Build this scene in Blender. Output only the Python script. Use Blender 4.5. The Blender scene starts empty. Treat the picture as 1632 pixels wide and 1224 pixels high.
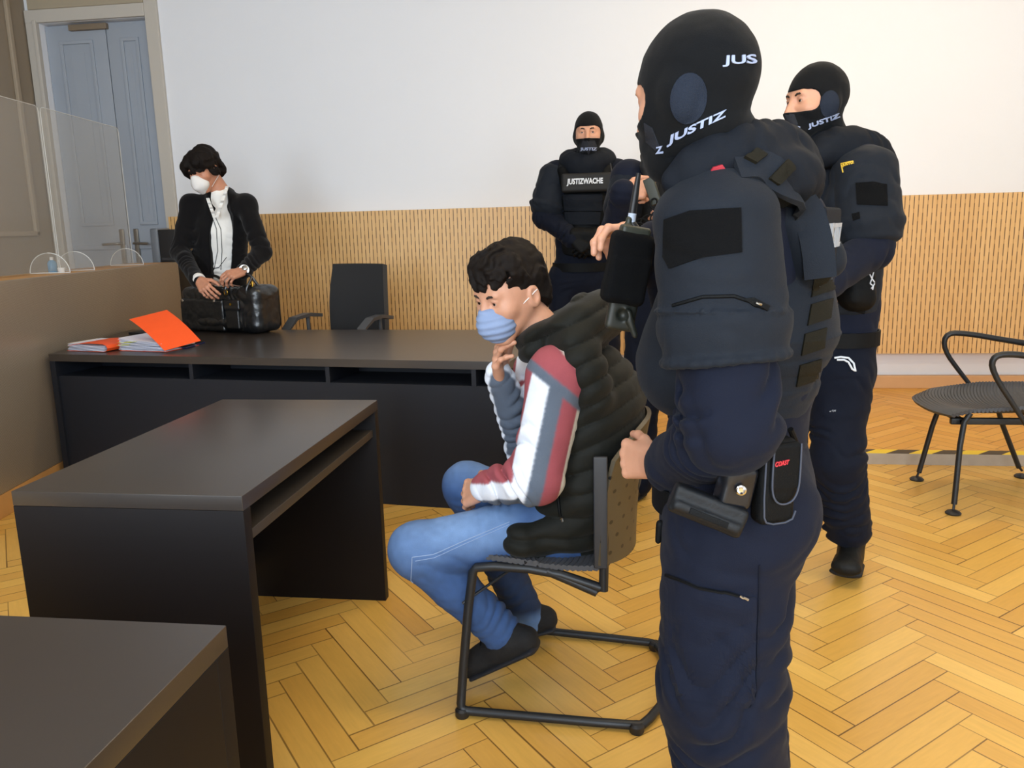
import bpy, bmesh, math, random
import numpy as np
from mathutils import Vector, Matrix
from mathutils.bvhtree import BVHTree
random.seed(4); rng = np.random.RandomState(7)
SC = bpy.context.scene; COL = SC.collection
W, H = 1632, 1224
# ------------------------------------------------------------------ camera
F_PX, PITCH, ROLL, YAW, CAMH = 1290.4, .191, -.0256, .1396, 1.3213
FW = np.array([-math.sin(YAW)*math.cos(PITCH), math.cos(YAW)*math.cos(PITCH), -math.sin(PITCH)])
R0 = np.array([math.cos(YAW), math.sin(YAW), 0.]); U0 = np.cross(R0, FW)
RT = R0*math.cos(ROLL)+U0*math.sin(ROLL); UP = -R0*math.sin(ROLL)+U0*math.cos(ROLL)
CAM = np.array([0, 0, CAMH])
cam = bpy.data.objects.new('camera', bpy.data.cameras.new('camera')); COL.objects.link(cam)
cam.data.sensor_fit = 'HORIZONTAL'; cam.data.sensor_width = 36; cam.data.lens = F_PX/W*36; cam.data.clip_start = .02
cam.matrix_world = Matrix(((RT[0], UP[0], -FW[0], CAM[0]), (RT[1], UP[1], -FW[1], CAM[1]), (RT[2], UP[2], -FW[2], CAM[2]), (0, 0, 0, 1)))
SC.camera = cam
# ------------------------------------------------------------------ world, lights, exposure
SC.view_settings.view_transform = 'Standard'; SC.view_settings.look = 'None'; SC.view_settings.gamma = 1
SC.view_settings.use_curve_mapping = False; SC.view_settings.exposure = 0.0
wd = bpy.data.worlds.new('World'); SC.world = wd; wd.use_nodes = True
wd.node_tree.nodes['Background'].inputs[0].default_value = (.92, .95, 1.0, 1); wd.node_tree.nodes['Background'].inputs[1].default_value = .42
def area(name, loc, target, sx, sy, power, color):
    l = bpy.data.lights.new(name, 'AREA'); l.shape = 'RECTANGLE'; l.size = sx; l.size_y = sy; l.energy = power; l.color = color
    o = bpy.data.objects.new(name, l); COL.objects.link(o); o.location = loc
    o.rotation_euler = (Vector(target)-Vector(loc)).to_track_quat('-Z', 'Y').to_euler(); return o
area('window_light', (-2.6, -2.6, 2.0), (-1.2, 5, 1.3), 1.5, 2.4, 175, (.78, .89, 1))
area('window_light', (0.2, -2.8, 2.0), (-.6, 5, 1.3), 1.5, 2.4, 165, (.78, .89, 1))
area('window_light', (3.0, -2.6, 2.0), (1, 5, 1.3), 1.5, 2.4, 105, (.82, .92, 1))
area('ceiling_lamp', (.6, 2.0, 3.75), (.6, 2.0, 0), 2.6, .35, 42, (1, .80, .52))
area('ceiling_lamp', (1.6, 4.6, 3.75), (1.6, 4.7, 0), 2.6, .35, 46, (1, .80, .52))

# ------------------------------------------------------------------ helpers
def V3(*a): return np.array(a, float)
def nz(v): v = np.asarray(v, float); return v/np.linalg.norm(v)
def ray(px, py): return FW+RT*(px-W/2)/F_PX+UP*(H/2-py)/F_PX
def at(px, py, Y): d = ray(px, py); return CAM+d*(Y/d[1])           # the point seen at a pixel, Y metres into the room
def atz(px, py, z): d = ray(px, py); return CAM+d*((z-CAMH)/d[2])   # the same at height z
def lin(c):
    if isinstance(c, str):
        c = c.lstrip('#'); c = [int(c[i:i+2], 16)/255 for i in (0, 2, 4)]
    return tuple([(v/12.92 if v <= .04045 else ((v+.055)/1.055)**2.4) for v in c])
class NT:
    def __init__(s, m): s.t = m.node_tree; s.n = s.t.nodes
    def add(s, typ, **k):
        x = s.n.new(typ)
        for a, b in k.items(): setattr(x, a, b)
        return x
    def put(s, sock, v):
        if isinstance(v, bpy.types.NodeSocket): s.t.links.new(v, sock)
        else: sock.default_value = v
    def m(s, op, a, b=None, c=None):
        x = s.add('ShaderNodeMath', operation=op); s.put(x.inputs[0], a)
        if b is not None: s.put(x.inputs[1], b)
        if c is not None: s.put(x.inputs[2], c)
        return x.outputs[0]
    def mix(s, f, a, b):
        x = s.add('ShaderNodeMix', data_type='RGBA'); s.put(x.inputs[0], f)
        s.put(x.inputs[6], a if isinstance(a, bpy.types.NodeSocket) else (*a, 1)); s.put(x.inputs[7], b if isinstance(b, bpy.types.NodeSocket) else (*b, 1)); return x.outputs[2]
    def noise(s, scale, detail=3, vec=None, rough=.5):
        x = s.add('ShaderNodeTexNoise'); x.inputs['Scale'].default_value = scale; x.inputs['Detail'].default_value = detail; x.inputs['Roughness'].default_value = rough
        if vec is not None: s.t.links.new(vec, x.inputs['Vector'])
        return x.outputs['Fac']
    def geo(s): 
        return s.add('ShaderNodeNewGeometry').outputs['Position']
MATS = {}
def mat(name, col='#888888', rough=.6, metal=0, var=.0, vscale=20, bump=0, bscale=200, spec=.5, sheen=0, sss=0, attr=False, coat=0):
    if name in MATS: return MATS[name]
    m = bpy.data.materials.new(name); m.use_nodes = True; t = NT(m); b = t.n['Principled BSDF']
    c = lin(col); b.inputs['Base Color'].default_value = (*c, 1); b.inputs['Roughness'].default_value = rough
    b.inputs['Metallic'].default_value = metal; b.inputs['Specular IOR Level'].default_value = spec
    pos = t.geo()
    base = None
    if attr:
        a = t.add('ShaderNodeAttribute', attribute_name='Col'); base = a.outputs['Color']
    if var:
        n = t.noise(vscale, 4, pos)
        n2 = t.m('MULTIPLY_ADD', n, 2*var, 1-var)
        if base is None: base = t.mix(0, c, c)
        h = t.add('ShaderNodeVectorMath', operation='SCALE'); t.put(h.inputs[0], base); t.put(h.inputs[3], n2); base = h.outputs[0]
    if base is not None: t.t.links.new(base, b.inputs['Base Color'])
    if bump:
        bp = t.add('ShaderNodeBump'); bp.inputs['Strength'].default_value = bump; bp.inputs['Distance'].default_value = .002
        t.t.links.new(t.noise(bscale, 3, pos), bp.inputs['Height']); t.t.links.new(bp.outputs[0], b.inputs['Normal'])
    if sheen: b.inputs['Sheen Weight'].default_value = sheen; b.inputs['Sheen Roughness'].default_value = .5
    if sss: b.inputs['Subsurface Weight'].default_value = sss; b.inputs['Subsurface Radius'].default_value = (.01, .004, .002); b.inputs['Subsurface Scale'].default_value = .5
    if coat: b.inputs['Coat Weight'].default_value = coat
    MATS[name] = m; return m
def tag(o, label=None, cat=None, group=None, kind=None):
    if label: o['label'] = label
    if cat: o['category'] = cat
    if group: o['group'] = group
    if kind: o['kind'] = kind
    return o
def thing(name, label, cat, loc, group=None):
    o = bpy.data.objects.new(name, None); COL.objects.link(o); o.location = tuple(loc); o.empty_display_size = .1
    return tag(o, label, cat, group)
def absloc(o):
    l = np.array(o.location)
    return l if o.parent is None else l+absloc(o.parent)
def mesh_obj(name, v, f, m, parent=None, smooth=True, cols=None, origin=None):
    v = np.asarray(v, float)
    if origin is None: origin = absloc(parent) if parent is not None else np.array([(v[:, 0].min()+v[:, 0].max())/2, (v[:, 1].min()+v[:, 1].max())/2, v[:, 2].min()])
    me = bpy.data.meshes.new(name)
    if isinstance(f, np.ndarray) and f.ndim == 2:
        n, k = f.shape
        me.vertices.add(len(v)); me.vertices.foreach_set('co', (v-origin).astype(np.float32).ravel())
        me.loops.add(n*k); me.loops.foreach_set('vertex_index', f.astype(np.int32).ravel())
        me.polygons.add(n); me.polygons.foreach_set('loop_start', np.arange(0, n*k, k, dtype=np.int32))
        me.update(calc_edges=True); me.validate()
    else:
        me.from_pydata([tuple(p) for p in (v-origin)], [], [tuple(int(i) for i in q) for q in f]); me.update()
    me.polygons.foreach_set('use_smooth', [smooth]*len(me.polygons))
    if cols is not None:
        a = me.color_attributes.new('Col', 'FLOAT_COLOR', 'POINT')
        a.data.foreach_set('color', np.hstack([cols, np.ones((len(cols), 1))]).astype(np.float32).ravel())
    me.materials.append(m)
    o = bpy.data.objects.new(name, me); COL.objects.link(o)
    if parent is not None:
        o.parent = parent; o.location = tuple(origin-absloc(parent))
    else: o.location = tuple(origin)
    return o
class MB:
    """collects boxes, tubes and sheets that form ONE mesh"""
    def __init__(s): s.v = []; s.f = []
    def raw(s, v, f):
        n = len(s.v); s.v += [tuple(p) for p in v]; s.f += [tuple(int(i)+n for i in q) for q in f]; return s
    def box(s, lo, hi, bev=0, R=None, o=None):
        bm = bmesh.new(); bmesh.ops.create_cube(bm, size=1)
        lo = np.array(lo, float); hi = np.array(hi, float); c = (lo+hi)/2; d = hi-lo
        for v in bm.verts: v.co = Vector([v.co[i]*d[i]+c[i] for i in range(3)])
        if bev: bmesh.ops.bevel(bm, geom=bm.edges[:], offset=min(bev, min(abs(d))*.45), segments=3, affect='EDGES', profile=.6)
        P = np.array([v.co[:] for v in bm.verts])
        if R is not None: P = P@np.array(R).T
        if o is not None: P = P+np.array(o)
        bm.verts.index_update(); s.raw(P, [[v.index for v in f.verts] for f in bm.faces]); bm.free(); return s
    def prism(s, pts, z0, z1):
        n = len(pts); v = [(p[0], p[1], z0) for p in pts]+[(p[0], p[1], z1) for p in pts]
        f = [tuple(range(n))[::-1], tuple(range(n, 2*n))]+[(i, (i+1) % n, n+(i+1) % n, n+i) for i in range(n)]
        return s.raw(v, f)
    def tube(s, pts, r, seg=12, closed=False, smooth=0):
        P = [np.array(p, float) for p in pts]
        for _ in range(smooth):
            Q = [] if closed else [P[0]]
            for i in range(len(P)-(0 if closed else 1)):
                a, b = P[i], P[(i+1) % len(P)]; Q += [a*.75+b*.25, a*.25+b*.75]
            if not closed: Q.append(P[-1])
            P = Q
        n = len(P); rr = r if hasattr(r, '__len__') else [r]*n
        if len(rr) != n: rr = np.interp(np.linspace(0, 1, n), np.linspace(0, 1, len(rr)), rr)
        T = [nz(P[(i+1) % n]-P[i-1]) if closed else nz(P[min(i+1, n-1)]-P[max(i-1, 0)]) for i in range(n)]
        a = np.array([0, 0, 1.]) if abs(T[0][2]) < .9 else np.array([1., 0, 0]); a = nz(a-T[0]*(a@T[0])); v = []
        for i in range(n):
            a = nz(a-T[i]*(a@T[i])); b = np.cross(T[i], a)
            for k in range(seg):
                t = 2*math.pi*k/seg; v.append(P[i]+(a*math.cos(t)+b*math.sin(t))*rr[i])
        f = []
        for i in range(n if closed else n-1):
            for k in range(seg):
                j = (i+1) % n; f.append((i*seg+k, i*seg+(k+1) % seg, j*seg+(k+1) % seg, j*seg+k))
        if not closed: f += [tuple(range(seg))[::-1], tuple(range((n-1)*seg, n*seg))]
        return s.raw(v, f)
    def sheet(s, G, th=0):
        """G: (n,m,3) grid of points; th gives it a thickness"""
        G = np.asarray(G, float); n, m = G.shape[:2]
        if not th:
            return s.raw(G.reshape(-1, 3), [(i*m+j, (i+1)*m+j, (i+1)*m+j+1, i*m+j+1) for i in range(n-1) for j in range(m-1)])
        du = np.gradient(G, axis=0); dv = np.gradient(G, axis=1); N = np.cross(du, dv); N /= np.linalg.norm(N, axis=2, keepdims=True)+1e-9
        A = (G+N*th/2).reshape(-1, 3); B = (G-N*th/2).reshape(-1, 3); k = n*m
        f = [(i*m+j, (i+1)*m+j, (i+1)*m+j+1, i*m+j+1) for i in range(n-1) for j in range(m-1)]
        f += [tuple(k+x for x in q[::-1]) for q in f]
        rim = [(i, 0) for i in range(n)]+[(n-1, j) for j in range(1, m)]+[(i, m-1) for i in range(n-2, -1, -1)]+[(0, j) for j in range(m-2, 0, -1)]
        ids = [i*m+j for i, j in rim]
        f += [(ids[q-1], ids[q], k+ids[q], k+ids[q-1]) for q in range(len(ids))]
        return s.raw(np.vstack([A, B]), f)
    def lathe(s, prof, c, ax=(0, 0, 1), seg=24):
        ax = nz(ax); a = np.array([1., 0, 0]) if abs(ax[0]) < .9 else np.array([0, 1., 0]); a = nz(a-ax*(a@ax)); b = np.cross(ax, a); n = len(prof)
        v = [np.array(c)+ax*h+(a*math.cos(2*math.pi*k/seg)+b*math.sin(2*math.pi*k/seg))*r for r, h in prof for k in range(seg)]
        f = [(i*seg+k, i*seg+(k+1) % seg, (i+1)*seg+(k+1) % seg, (i+1)*seg+k) for i in range(n-1) for k in range(seg)]
        f += [tuple(range(seg))[::-1], tuple(range((n-1)*seg, n*seg))]
        return s.raw(v, f)
    def build(s, name, m, parent=None, smooth=True, flat_angle=35):
        o = mesh_obj(name, s.v, s.f, m, parent, smooth)
        if smooth:
            bm = bmesh.new(); bm.from_mesh(o.data)
            bmesh.ops.recalc_face_normals(bm, faces=bm.faces[:])
            lim = math.radians(flat_angle)
            for e in bm.edges:
                if len(e.link_faces) == 2 and e.calc_face_angle(0) > lim: e.smooth = False
            bm.to_mesh(o.data); bm.free()
        return o
# ------------------------------------------------------------------ volume modelling: smooth unions of tapered limbs, meshed with surface nets
_NT = rng.rand(24, 24, 24).astype(np.float32)*2-1
def vnoise(P):
    Q = P % 24; i = np.floor(Q).astype(int) % 24; f = Q-np.floor(Q); f = f*f*(3-2*f); j = (i+1) % 24
    r = 0
    for a in (0, 1):
        for b in (0, 1):
            for c in (0, 1):
                w = (f[..., 0] if a else 1-f[..., 0])*(f[..., 1] if b else 1-f[..., 1])*(f[..., 2] if c else 1-f[..., 2])
                r = r+w*_NT[(j if a else i)[..., 0], (j if b else i)[..., 1], (j if c else i)[..., 2]]
    return r
class Vol:
    def __init__(s): s.ops = []; s.disp = []
    def add(s, fn, lo, hi, op='u', k=.02): s.ops.append((fn, np.minimum(lo, hi), np.maximum(lo, hi), op, k)); return s
    def limb(s, a, b, ra, rb, side=None, op='u', k=.02, cap=None):
        """tapered limb from a to b; ra, rb: radius or (radius along side, radius across)"""
        a = np.array(a, float); b = np.array(b, float)
        ra = ra if hasattr(ra, '__len__') else (ra, ra); rb = rb if hasattr(rb, '__len__') else (rb, rb)
        w = b-a; L = max(np.linalg.norm(w), 1e-6); w = w/L if L > 1e-5 else np.array([0, 0, 1.])
        sd = np.array(side, float) if side is not None else (np.array([1., 0, 0]) if abs(w[0]) < .8 else np.array([0, 1., 0]))
        sd = nz(sd-w*(sd@w)); fr = np.cross(w, sd)
        def fn(P):
            q = P-a; h = q@w; t = np.clip(h/L, 0, 1); u = q@sd; v = q@fr; h = h-t*L
            ru = ra[0]+(rb[0]-ra[0])*t; rv = ra[1]+(rb[1]-ra[1])*t; rc = cap if cap else np.minimum(ru, rv)
            n = np.sqrt((u/ru)**2+(v/rv)**2+(h/rc)**2)+1e-6; rl = np.sqrt(u*u+v*v+h*h)
            return np.where(n < .3, (n-1)*np.minimum(ru, rv), rl*(1-1/n))
        m = max(*ra, *rb); return s.add(fn, np.minimum(a, b)-m, np.maximum(a, b)+m, op, k)
    def ell(s, c, r, R=None, op='u', k=.02):
        c = np.array(c, float); r = np.array(r, float); R = np.eye(3) if R is None else np.array(R)   # columns of R: the ellipsoid's axes
        def fn(P):
            q = (P-c)@R; n = np.sqrt(((q/r)**2).sum(-1))+1e-6; rl = np.sqrt((q*q).sum(-1))
            return np.where(n < .3, (n-1)*r.min(), rl*(1-1/n))
        m = r.max(); return s.add(fn, c-m, c+m, op, k)
    def rbox(s, c, h, R=None, rd=.01, op='u', k=.01):
        c = np.array(c, float); h = np.array(h, float); R = np.eye(3) if R is None else np.array(R)
        def fn(P):
            q = np.abs((P-c)@R)-(h-rd); return np.linalg.norm(np.maximum(q, 0), axis=-1)+np.minimum(q.max(-1), 0)-rd
        e = np.abs(R)@h; return s.add(fn, c-e, c+e, op, k)
    def path(s, pts, r, k=.01, op='u', smooth=1, side=None):
        P = [np.array(p, float) for p in pts]
        for _ in range(smooth):
            Q = [P[0]]
            for i in range(len(P)-1): Q += [P[i]*.75+P[i+1]*.25, P[i]*.25+P[i+1]*.75]
            P = Q+[P[-1]]
        rr = np.interp(np.linspace(0, 1, len(P)), np.linspace(0, 1, len(r)), r) if hasattr(r, '__len__') else [r]*len(P)
        for i in range(len(P)-1): s.limb(P[i], P[i+1], rr[i], rr[i+1], k=k, op=op, side=side)
        return s
    def ring(s, c, ax, sd, ru, rv, r, k=.012, n=20, op='u', a0=0, a1=2*math.pi, lift=0):
        ax = nz(ax); sd = nz(np.array(sd)-ax*(np.array(sd)@ax)); fr = np.cross(ax, sd); c = np.array(c, float)
        P = [c+sd*ru*math.cos(t)+fr*rv*math.sin(t)+ax*lift*math.cos(t) for t in np.linspace(a0, a1, n+1)]
        for i in range(n): s.limb(P[i], P[i+1], r, r, k=k, op=op)
        return s
    def wrinkle(s, a, b, amp, lam, rad=.14, seed=0., sharp=1):
        a = np.array(a, float); b = np.array(b, float); w = b-a; L = np.linalg.norm(w); w = w/L
        def fn(P):
            q = P-a; h = q@w; t = np.clip(h/L, 0, 1); d = np.linalg.norm(q-(t*L)[..., None]*w, axis=-1)
            e = np.clip(1-d/rad, 0, 1); e = np.minimum(1, e*2.2)*np.clip(1-np.abs(h/L-.5)*2+.45, 0, 1)**.7
            ph = h/lam+1.5*vnoise(P/.13+seed)+.25*vnoise(P/.05+seed*2)
            x = 1-2*np.abs(np.sin(math.pi*ph))**.8; m = np.clip(.35+1.1*vnoise(P/.085+seed+5), 0, 1); return amp*e*x*m
        s.disp.append(fn); return s
    def rough(s, amp, sc, seed=0.):
        s.disp.append(lambda P: amp*(vnoise(P/sc+seed)+.5*vnoise(P/sc*2.1+seed+3))); return s
    def mesh(s, h, clip=None):
        lo = np.min([o[1] for o in s.ops if o[3] == 'u'], axis=0)-.03; hi = np.max([o[2] for o in s.ops if o[3] == 'u'], axis=0)+.03
        if clip is not None: lo = np.maximum(lo, clip[0]); hi = np.minimum(hi, clip[1])
        n = np.ceil((hi-lo)/h).astype(int)+1
        D = np.full(n, .2, np.float32); X = [lo[i]+h*np.arange(n[i]) for i in range(3)]
        for fn, l, u, op, k in s.ops:
            m = k+2.5*h+.012
            i0 = np.clip(np.floor((l-m-lo)/h).astype(int), 0, n); i1 = np.clip(np.ceil((u+m-lo)/h).astype(int)+1, 0, n)
            if (i1 <= i0).any(): continue
            sl = tuple(slice(i0[i], i1[i]) for i in range(3))
            P = np.stack(np.meshgrid(*[X[i][sl[i]] for i in range(3)], indexing='ij'), -1)
            d = fn(P).astype(np.float32); E = D[sl]
            if op == 'u': hh = np.clip(.5+.5*(E-d)/k, 0, 1); D[sl] = E*(1-hh)+d*hh-k*hh*(1-hh)
            elif op == 's': hh = np.clip(.5-.5*(E+d)/k, 0, 1); D[sl] = E*(1-hh)-d*hh+k*hh*(1-hh)
            elif op == 'g': D[sl] = np.where(d < .0, np.maximum(E, -d), E)
        if s.disp:
            idx = np.argwhere(np.abs(D) < .035); P = lo+idx*h; dd = 0
            for fn in s.disp: dd = dd+fn(P)
            D[idx[:, 0], idx[:, 1], idx[:, 2]] += dd.astype(np.float32)
        for q in (0, -1): D[q] = np.maximum(D[q], 1e-4); D[:, q] = np.maximum(D[:, q], 1e-4); D[:, :, q] = np.maximum(D[:, :, q], 1e-4)
        S = D < 0
        c = [S[a:S.shape[0]-1+a, b:S.shape[1]-1+b, e:S.shape[2]-1+e] for a in (0, 1) for b in (0, 1) for e in (0, 1)]
        anyc = np.logical_or.reduce(c); allc = np.logical_and.reduce(c); idx = np.argwhere(anyc & ~allc)
        off = np.array([(a, b, e) for a in (0, 1) for b in (0, 1) for e in (0, 1)])
        val = np.stack([D[idx[:, 0]+o[0], idx[:, 1]+o[1], idx[:, 2]+o[2]] for o in off], 1)
        pos = np.zeros((len(idx), 3)); cnt = np.zeros(len(idx))
        for x in range(8):
            for y in range(x+1, 8):
                if np.abs(off[x]-off[y]).sum() != 1: continue
                cr = (val[:, x] < 0) != (val[:, y] < 0); t = val[:, x]/(val[:, x]-val[:, y]+1e-12)
                pos += np.where(cr[:, None], off[x]+(off[y]-off[x])*t[:, None], 0); cnt += cr
        pos = lo+(idx+pos/np.maximum(cnt, 1)[:, None])*h
        M = np.full(np.array(D.shape)-1, -1, np.int64); M[idx[:, 0], idx[:, 1], idx[:, 2]] = np.arange(len(idx))
        F = []
        for ax in range(3):
            b, e = (ax+1) % 3, (ax+2) % 3
            s0 = [slice(None)]*3; s1 = [slice(None)]*3; s0[ax] = slice(0, -1); s1[ax] = slice(1, None)
            A = S[tuple(s0)]; B = S[tuple(s1)]; ed = np.argwhere(A != B)
            ok = (ed[:, b] > 0) & (ed[:, e] > 0) & (ed[:, b] < D.shape[b]-1) & (ed[:, e] < D.shape[e]-1); ed = ed[ok]
            def g(db, de):
                q = ed.copy(); q[:, b] += db; q[:, e] += de; return M[q[:, 0], q[:, 1], q[:, 2]]
            q = np.stack([g(-1, -1), g(0, -1), g(0, 0), g(-1, 0)], 1); fl = ~A[ed[:, 0], ed[:, 1], ed[:, 2]]
            q[fl] = q[fl][:, ::-1]; F.append(q)
        F = np.vstack(F); F = F[(F >= 0).all(1)]
        # one relaxing pass
        for lam in (.5, -.35, .4):
            acc = np.zeros_like(pos); c2 = np.zeros(len(pos))
            for i in range(4):
                j = F[:, (i+1) % 4]; np.add.at(acc, F[:, i], pos[j]); np.add.at(c2, F[:, i], 1)
            pos = pos+lam*(acc/np.maximum(c2, 1)[:, None]-pos)
        return pos, F
    def build(s, name, m, h, parent=None, col=None, clip=None):
        v, f = s.mesh(h, clip); c = None if col is None else col(v)
        for _ in range(2 if c is not None else 0):
            acc = c.copy(); n = np.ones(len(v))
            for i in range(4): np.add.at(acc, f[:, i], c[f[:, (i+1) % 4]]); np.add.at(n, f[:, i], 1)
            c = acc/n[:, None]
        return mesh_obj(name, v, f, m, parent, True, cols=c)
def merge(*ms):
    v = []; f = []; n = 0
    for a, b in ms: v.append(a); f.append(b+n); n += len(a)
    return np.vstack(v), np.vstack(f)
def bvh(*objs):
    v = []; f = []
    for o in objs:
        n = len(v); off = Vector(absloc(o)); v += [x.co+off for x in o.data.vertices]; f += [tuple(n+i for i in p.vertices) for p in o.data.polygons]
    return BVHTree.FromPolygons(v, f)
def wrap(tree, pts2, faces, quad, name, m, parent, lift=.0012, thick=.0015, first=True):
    """lay a flat outline on a curved surface; quad: where its corners (0,0),(1,0),(1,1),(0,1) lie on that surface"""
    quad = [np.array(q, float) for q in quad]; vs = []; nn = []; prev = None
    for x, y in pts2:
        p = quad[0]*(1-x)*(1-y)+quad[1]*x*(1-y)+quad[2]*x*y+quad[3]*(1-x)*y
        d = ray(*p); hit, nrm, i, dist = tree.ray_cast(Vector(CAM), Vector(d).normalized())
        if hit is None: vs.append(None); nn.append(None); continue
        nrm = Vector(nrm)
        if nrm.dot(Vector(d)) > 0: nrm = -nrm
        vs.append(np.array(hit)); nn.append(np.array(nrm))
    ok = [f for f in faces if all(vs[i] is not None for i in f)]
    if not ok: return None
    dist = {i: np.linalg.norm(vs[i]-CAM) for f in ok for i in f}; md = np.median(list(dist.values()))
    ok = [f for f in ok if max(dist[i] for i in f)-min(dist[i] for i in f) < .03*max(1, md/2)]
    used = sorted({i for f in ok for i in f}); ix = {q: i for i, q in enumerate(used)}; n = len(used)
    top = [vs[i]+nn[i]*(lift+thick) for i in used]; bot = [vs[i]+nn[i]*(-.001) for i in used]
    F = [tuple(ix[i] for i in f) for f in ok]; edges = {}
    for f in F:
        for a, b in zip(f, f[1:]+f[:1]): edges[(a, b)] = 1
    side = [(a, b, n+b, n+a) for (a, b) in edges if (b, a) not in edges]
    return mesh_obj(name, np.array(top+bot), F+[tuple(n+i for i in f[::-1]) for f in F]+[s_[::-1] for s_ in side], m, parent, False)
def text2d(txt, bold=.02, cuts=1, shear=0, space=1):
    cu = bpy.data.curves.new('t', 'FONT'); cu.body = txt; cu.size = 1; cu.offset = bold; cu.resolution_u = 3; cu.shear = shear; cu.space_character = space
    o = bpy.data.objects.new('t', cu); COL.objects.link(o); dg = bpy.context.evaluated_depsgraph_get(); dg.update()
    me = bpy.data.meshes.new_from_object(o.evaluated_get(dg)); bm = bmesh.new(); bm.from_mesh(me)
    bmesh.ops.triangulate(bm, faces=bm.faces[:])
    for _ in range(cuts): bmesh.ops.subdivide_edges(bm, edges=[e for e in bm.edges if e.calc_length() > .12], cuts=1, use_grid_fill=True); bmesh.ops.triangulate(bm, faces=bm.faces[:])
    P = np.array([v.co[:2] for v in bm.verts]); bm.verts.index_update(); F = [tuple(v.index for v in f.verts) for f in bm.faces]
    bm.free(); bpy.data.objects.remove(o); bpy.data.curves.remove(cu); bpy.data.meshes.remove(me)
    lo = P.min(0); hi = P.max(0); return (P-lo)/(hi-lo), F
def lettering(tree, txt, quad, m, parent, name='lettering', bold=.03, shear=0, crop=None, **k):
    P, F = text2d(txt, bold, 2, shear)
    if crop is not None:
        F = [f for f in F if max(P[i, 0] for i in f) <= crop]
    return wrap(tree, P, F, quad, name, m, parent, **k)
def patch(tree, poly, name, m, parent, rings=8, **k):
    """raised patch with a convex outline (list of pixel points on the surface)"""
    P = []; n = 0; B = []
    for i in range(len(poly)):
        a = np.array(poly[i], float); b = np.array(poly[(i+1) % len(poly)], float); L = max(1, int(np.linalg.norm(b-a)/6))
        B += [a+(b-a)*t/L for t in range(L)]
    B = np.array(B); c = B.mean(0); n = len(B); P = [c]
    for r in range(1, rings+1): P += list(c+(B-c)*r/rings)
    F = [(0, 1+i, 1+(i+1) % n) for i in range(n)]
    for r in range(rings-1):
        a = 1+r*n; F += [(a+i, a+n+i, a+n+(i+1) % n, a+(i+1) % n) for i in range(n)]
    P = np.array(P); lo = P.min(0); hi = P.max(0); Q = (P-lo)/(hi-lo)
    return wrap(tree, Q, F, [lo, (hi[0], lo[1]), hi, (lo[0], hi[1])], name, m, parent, **k)
def ellipse_px(cx, cy, rx, ry, rot=0, n=28):
    r = math.radians(rot); return [(cx+rx*math.cos(t)*math.cos(r)-ry*math.sin(t)*math.sin(r), cy+rx*math.cos(t)*math.sin(r)+ry*math.sin(t)*math.cos(r)) for t in np.linspace(0, 2*math.pi, n, endpoint=False)]
def frame(Fd, tilt=0, roll=0):
    """columns: left, forward, up"""
    F_ = nz(Fd); L_ = nz(np.cross([0, 0, 1], F_)); U_ = np.cross(F_, L_)
    c, s_ = math.cos(tilt), math.sin(tilt); F2 = F_*c-U_*s_; U2 = U_*c+F_*s_
    c, s_ = math.cos(roll), math.sin(roll); L3 = L_*c+U2*s_; U3 = U2*c-L_*s_
    return np.stack([L3, F2, U3], 1)
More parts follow.
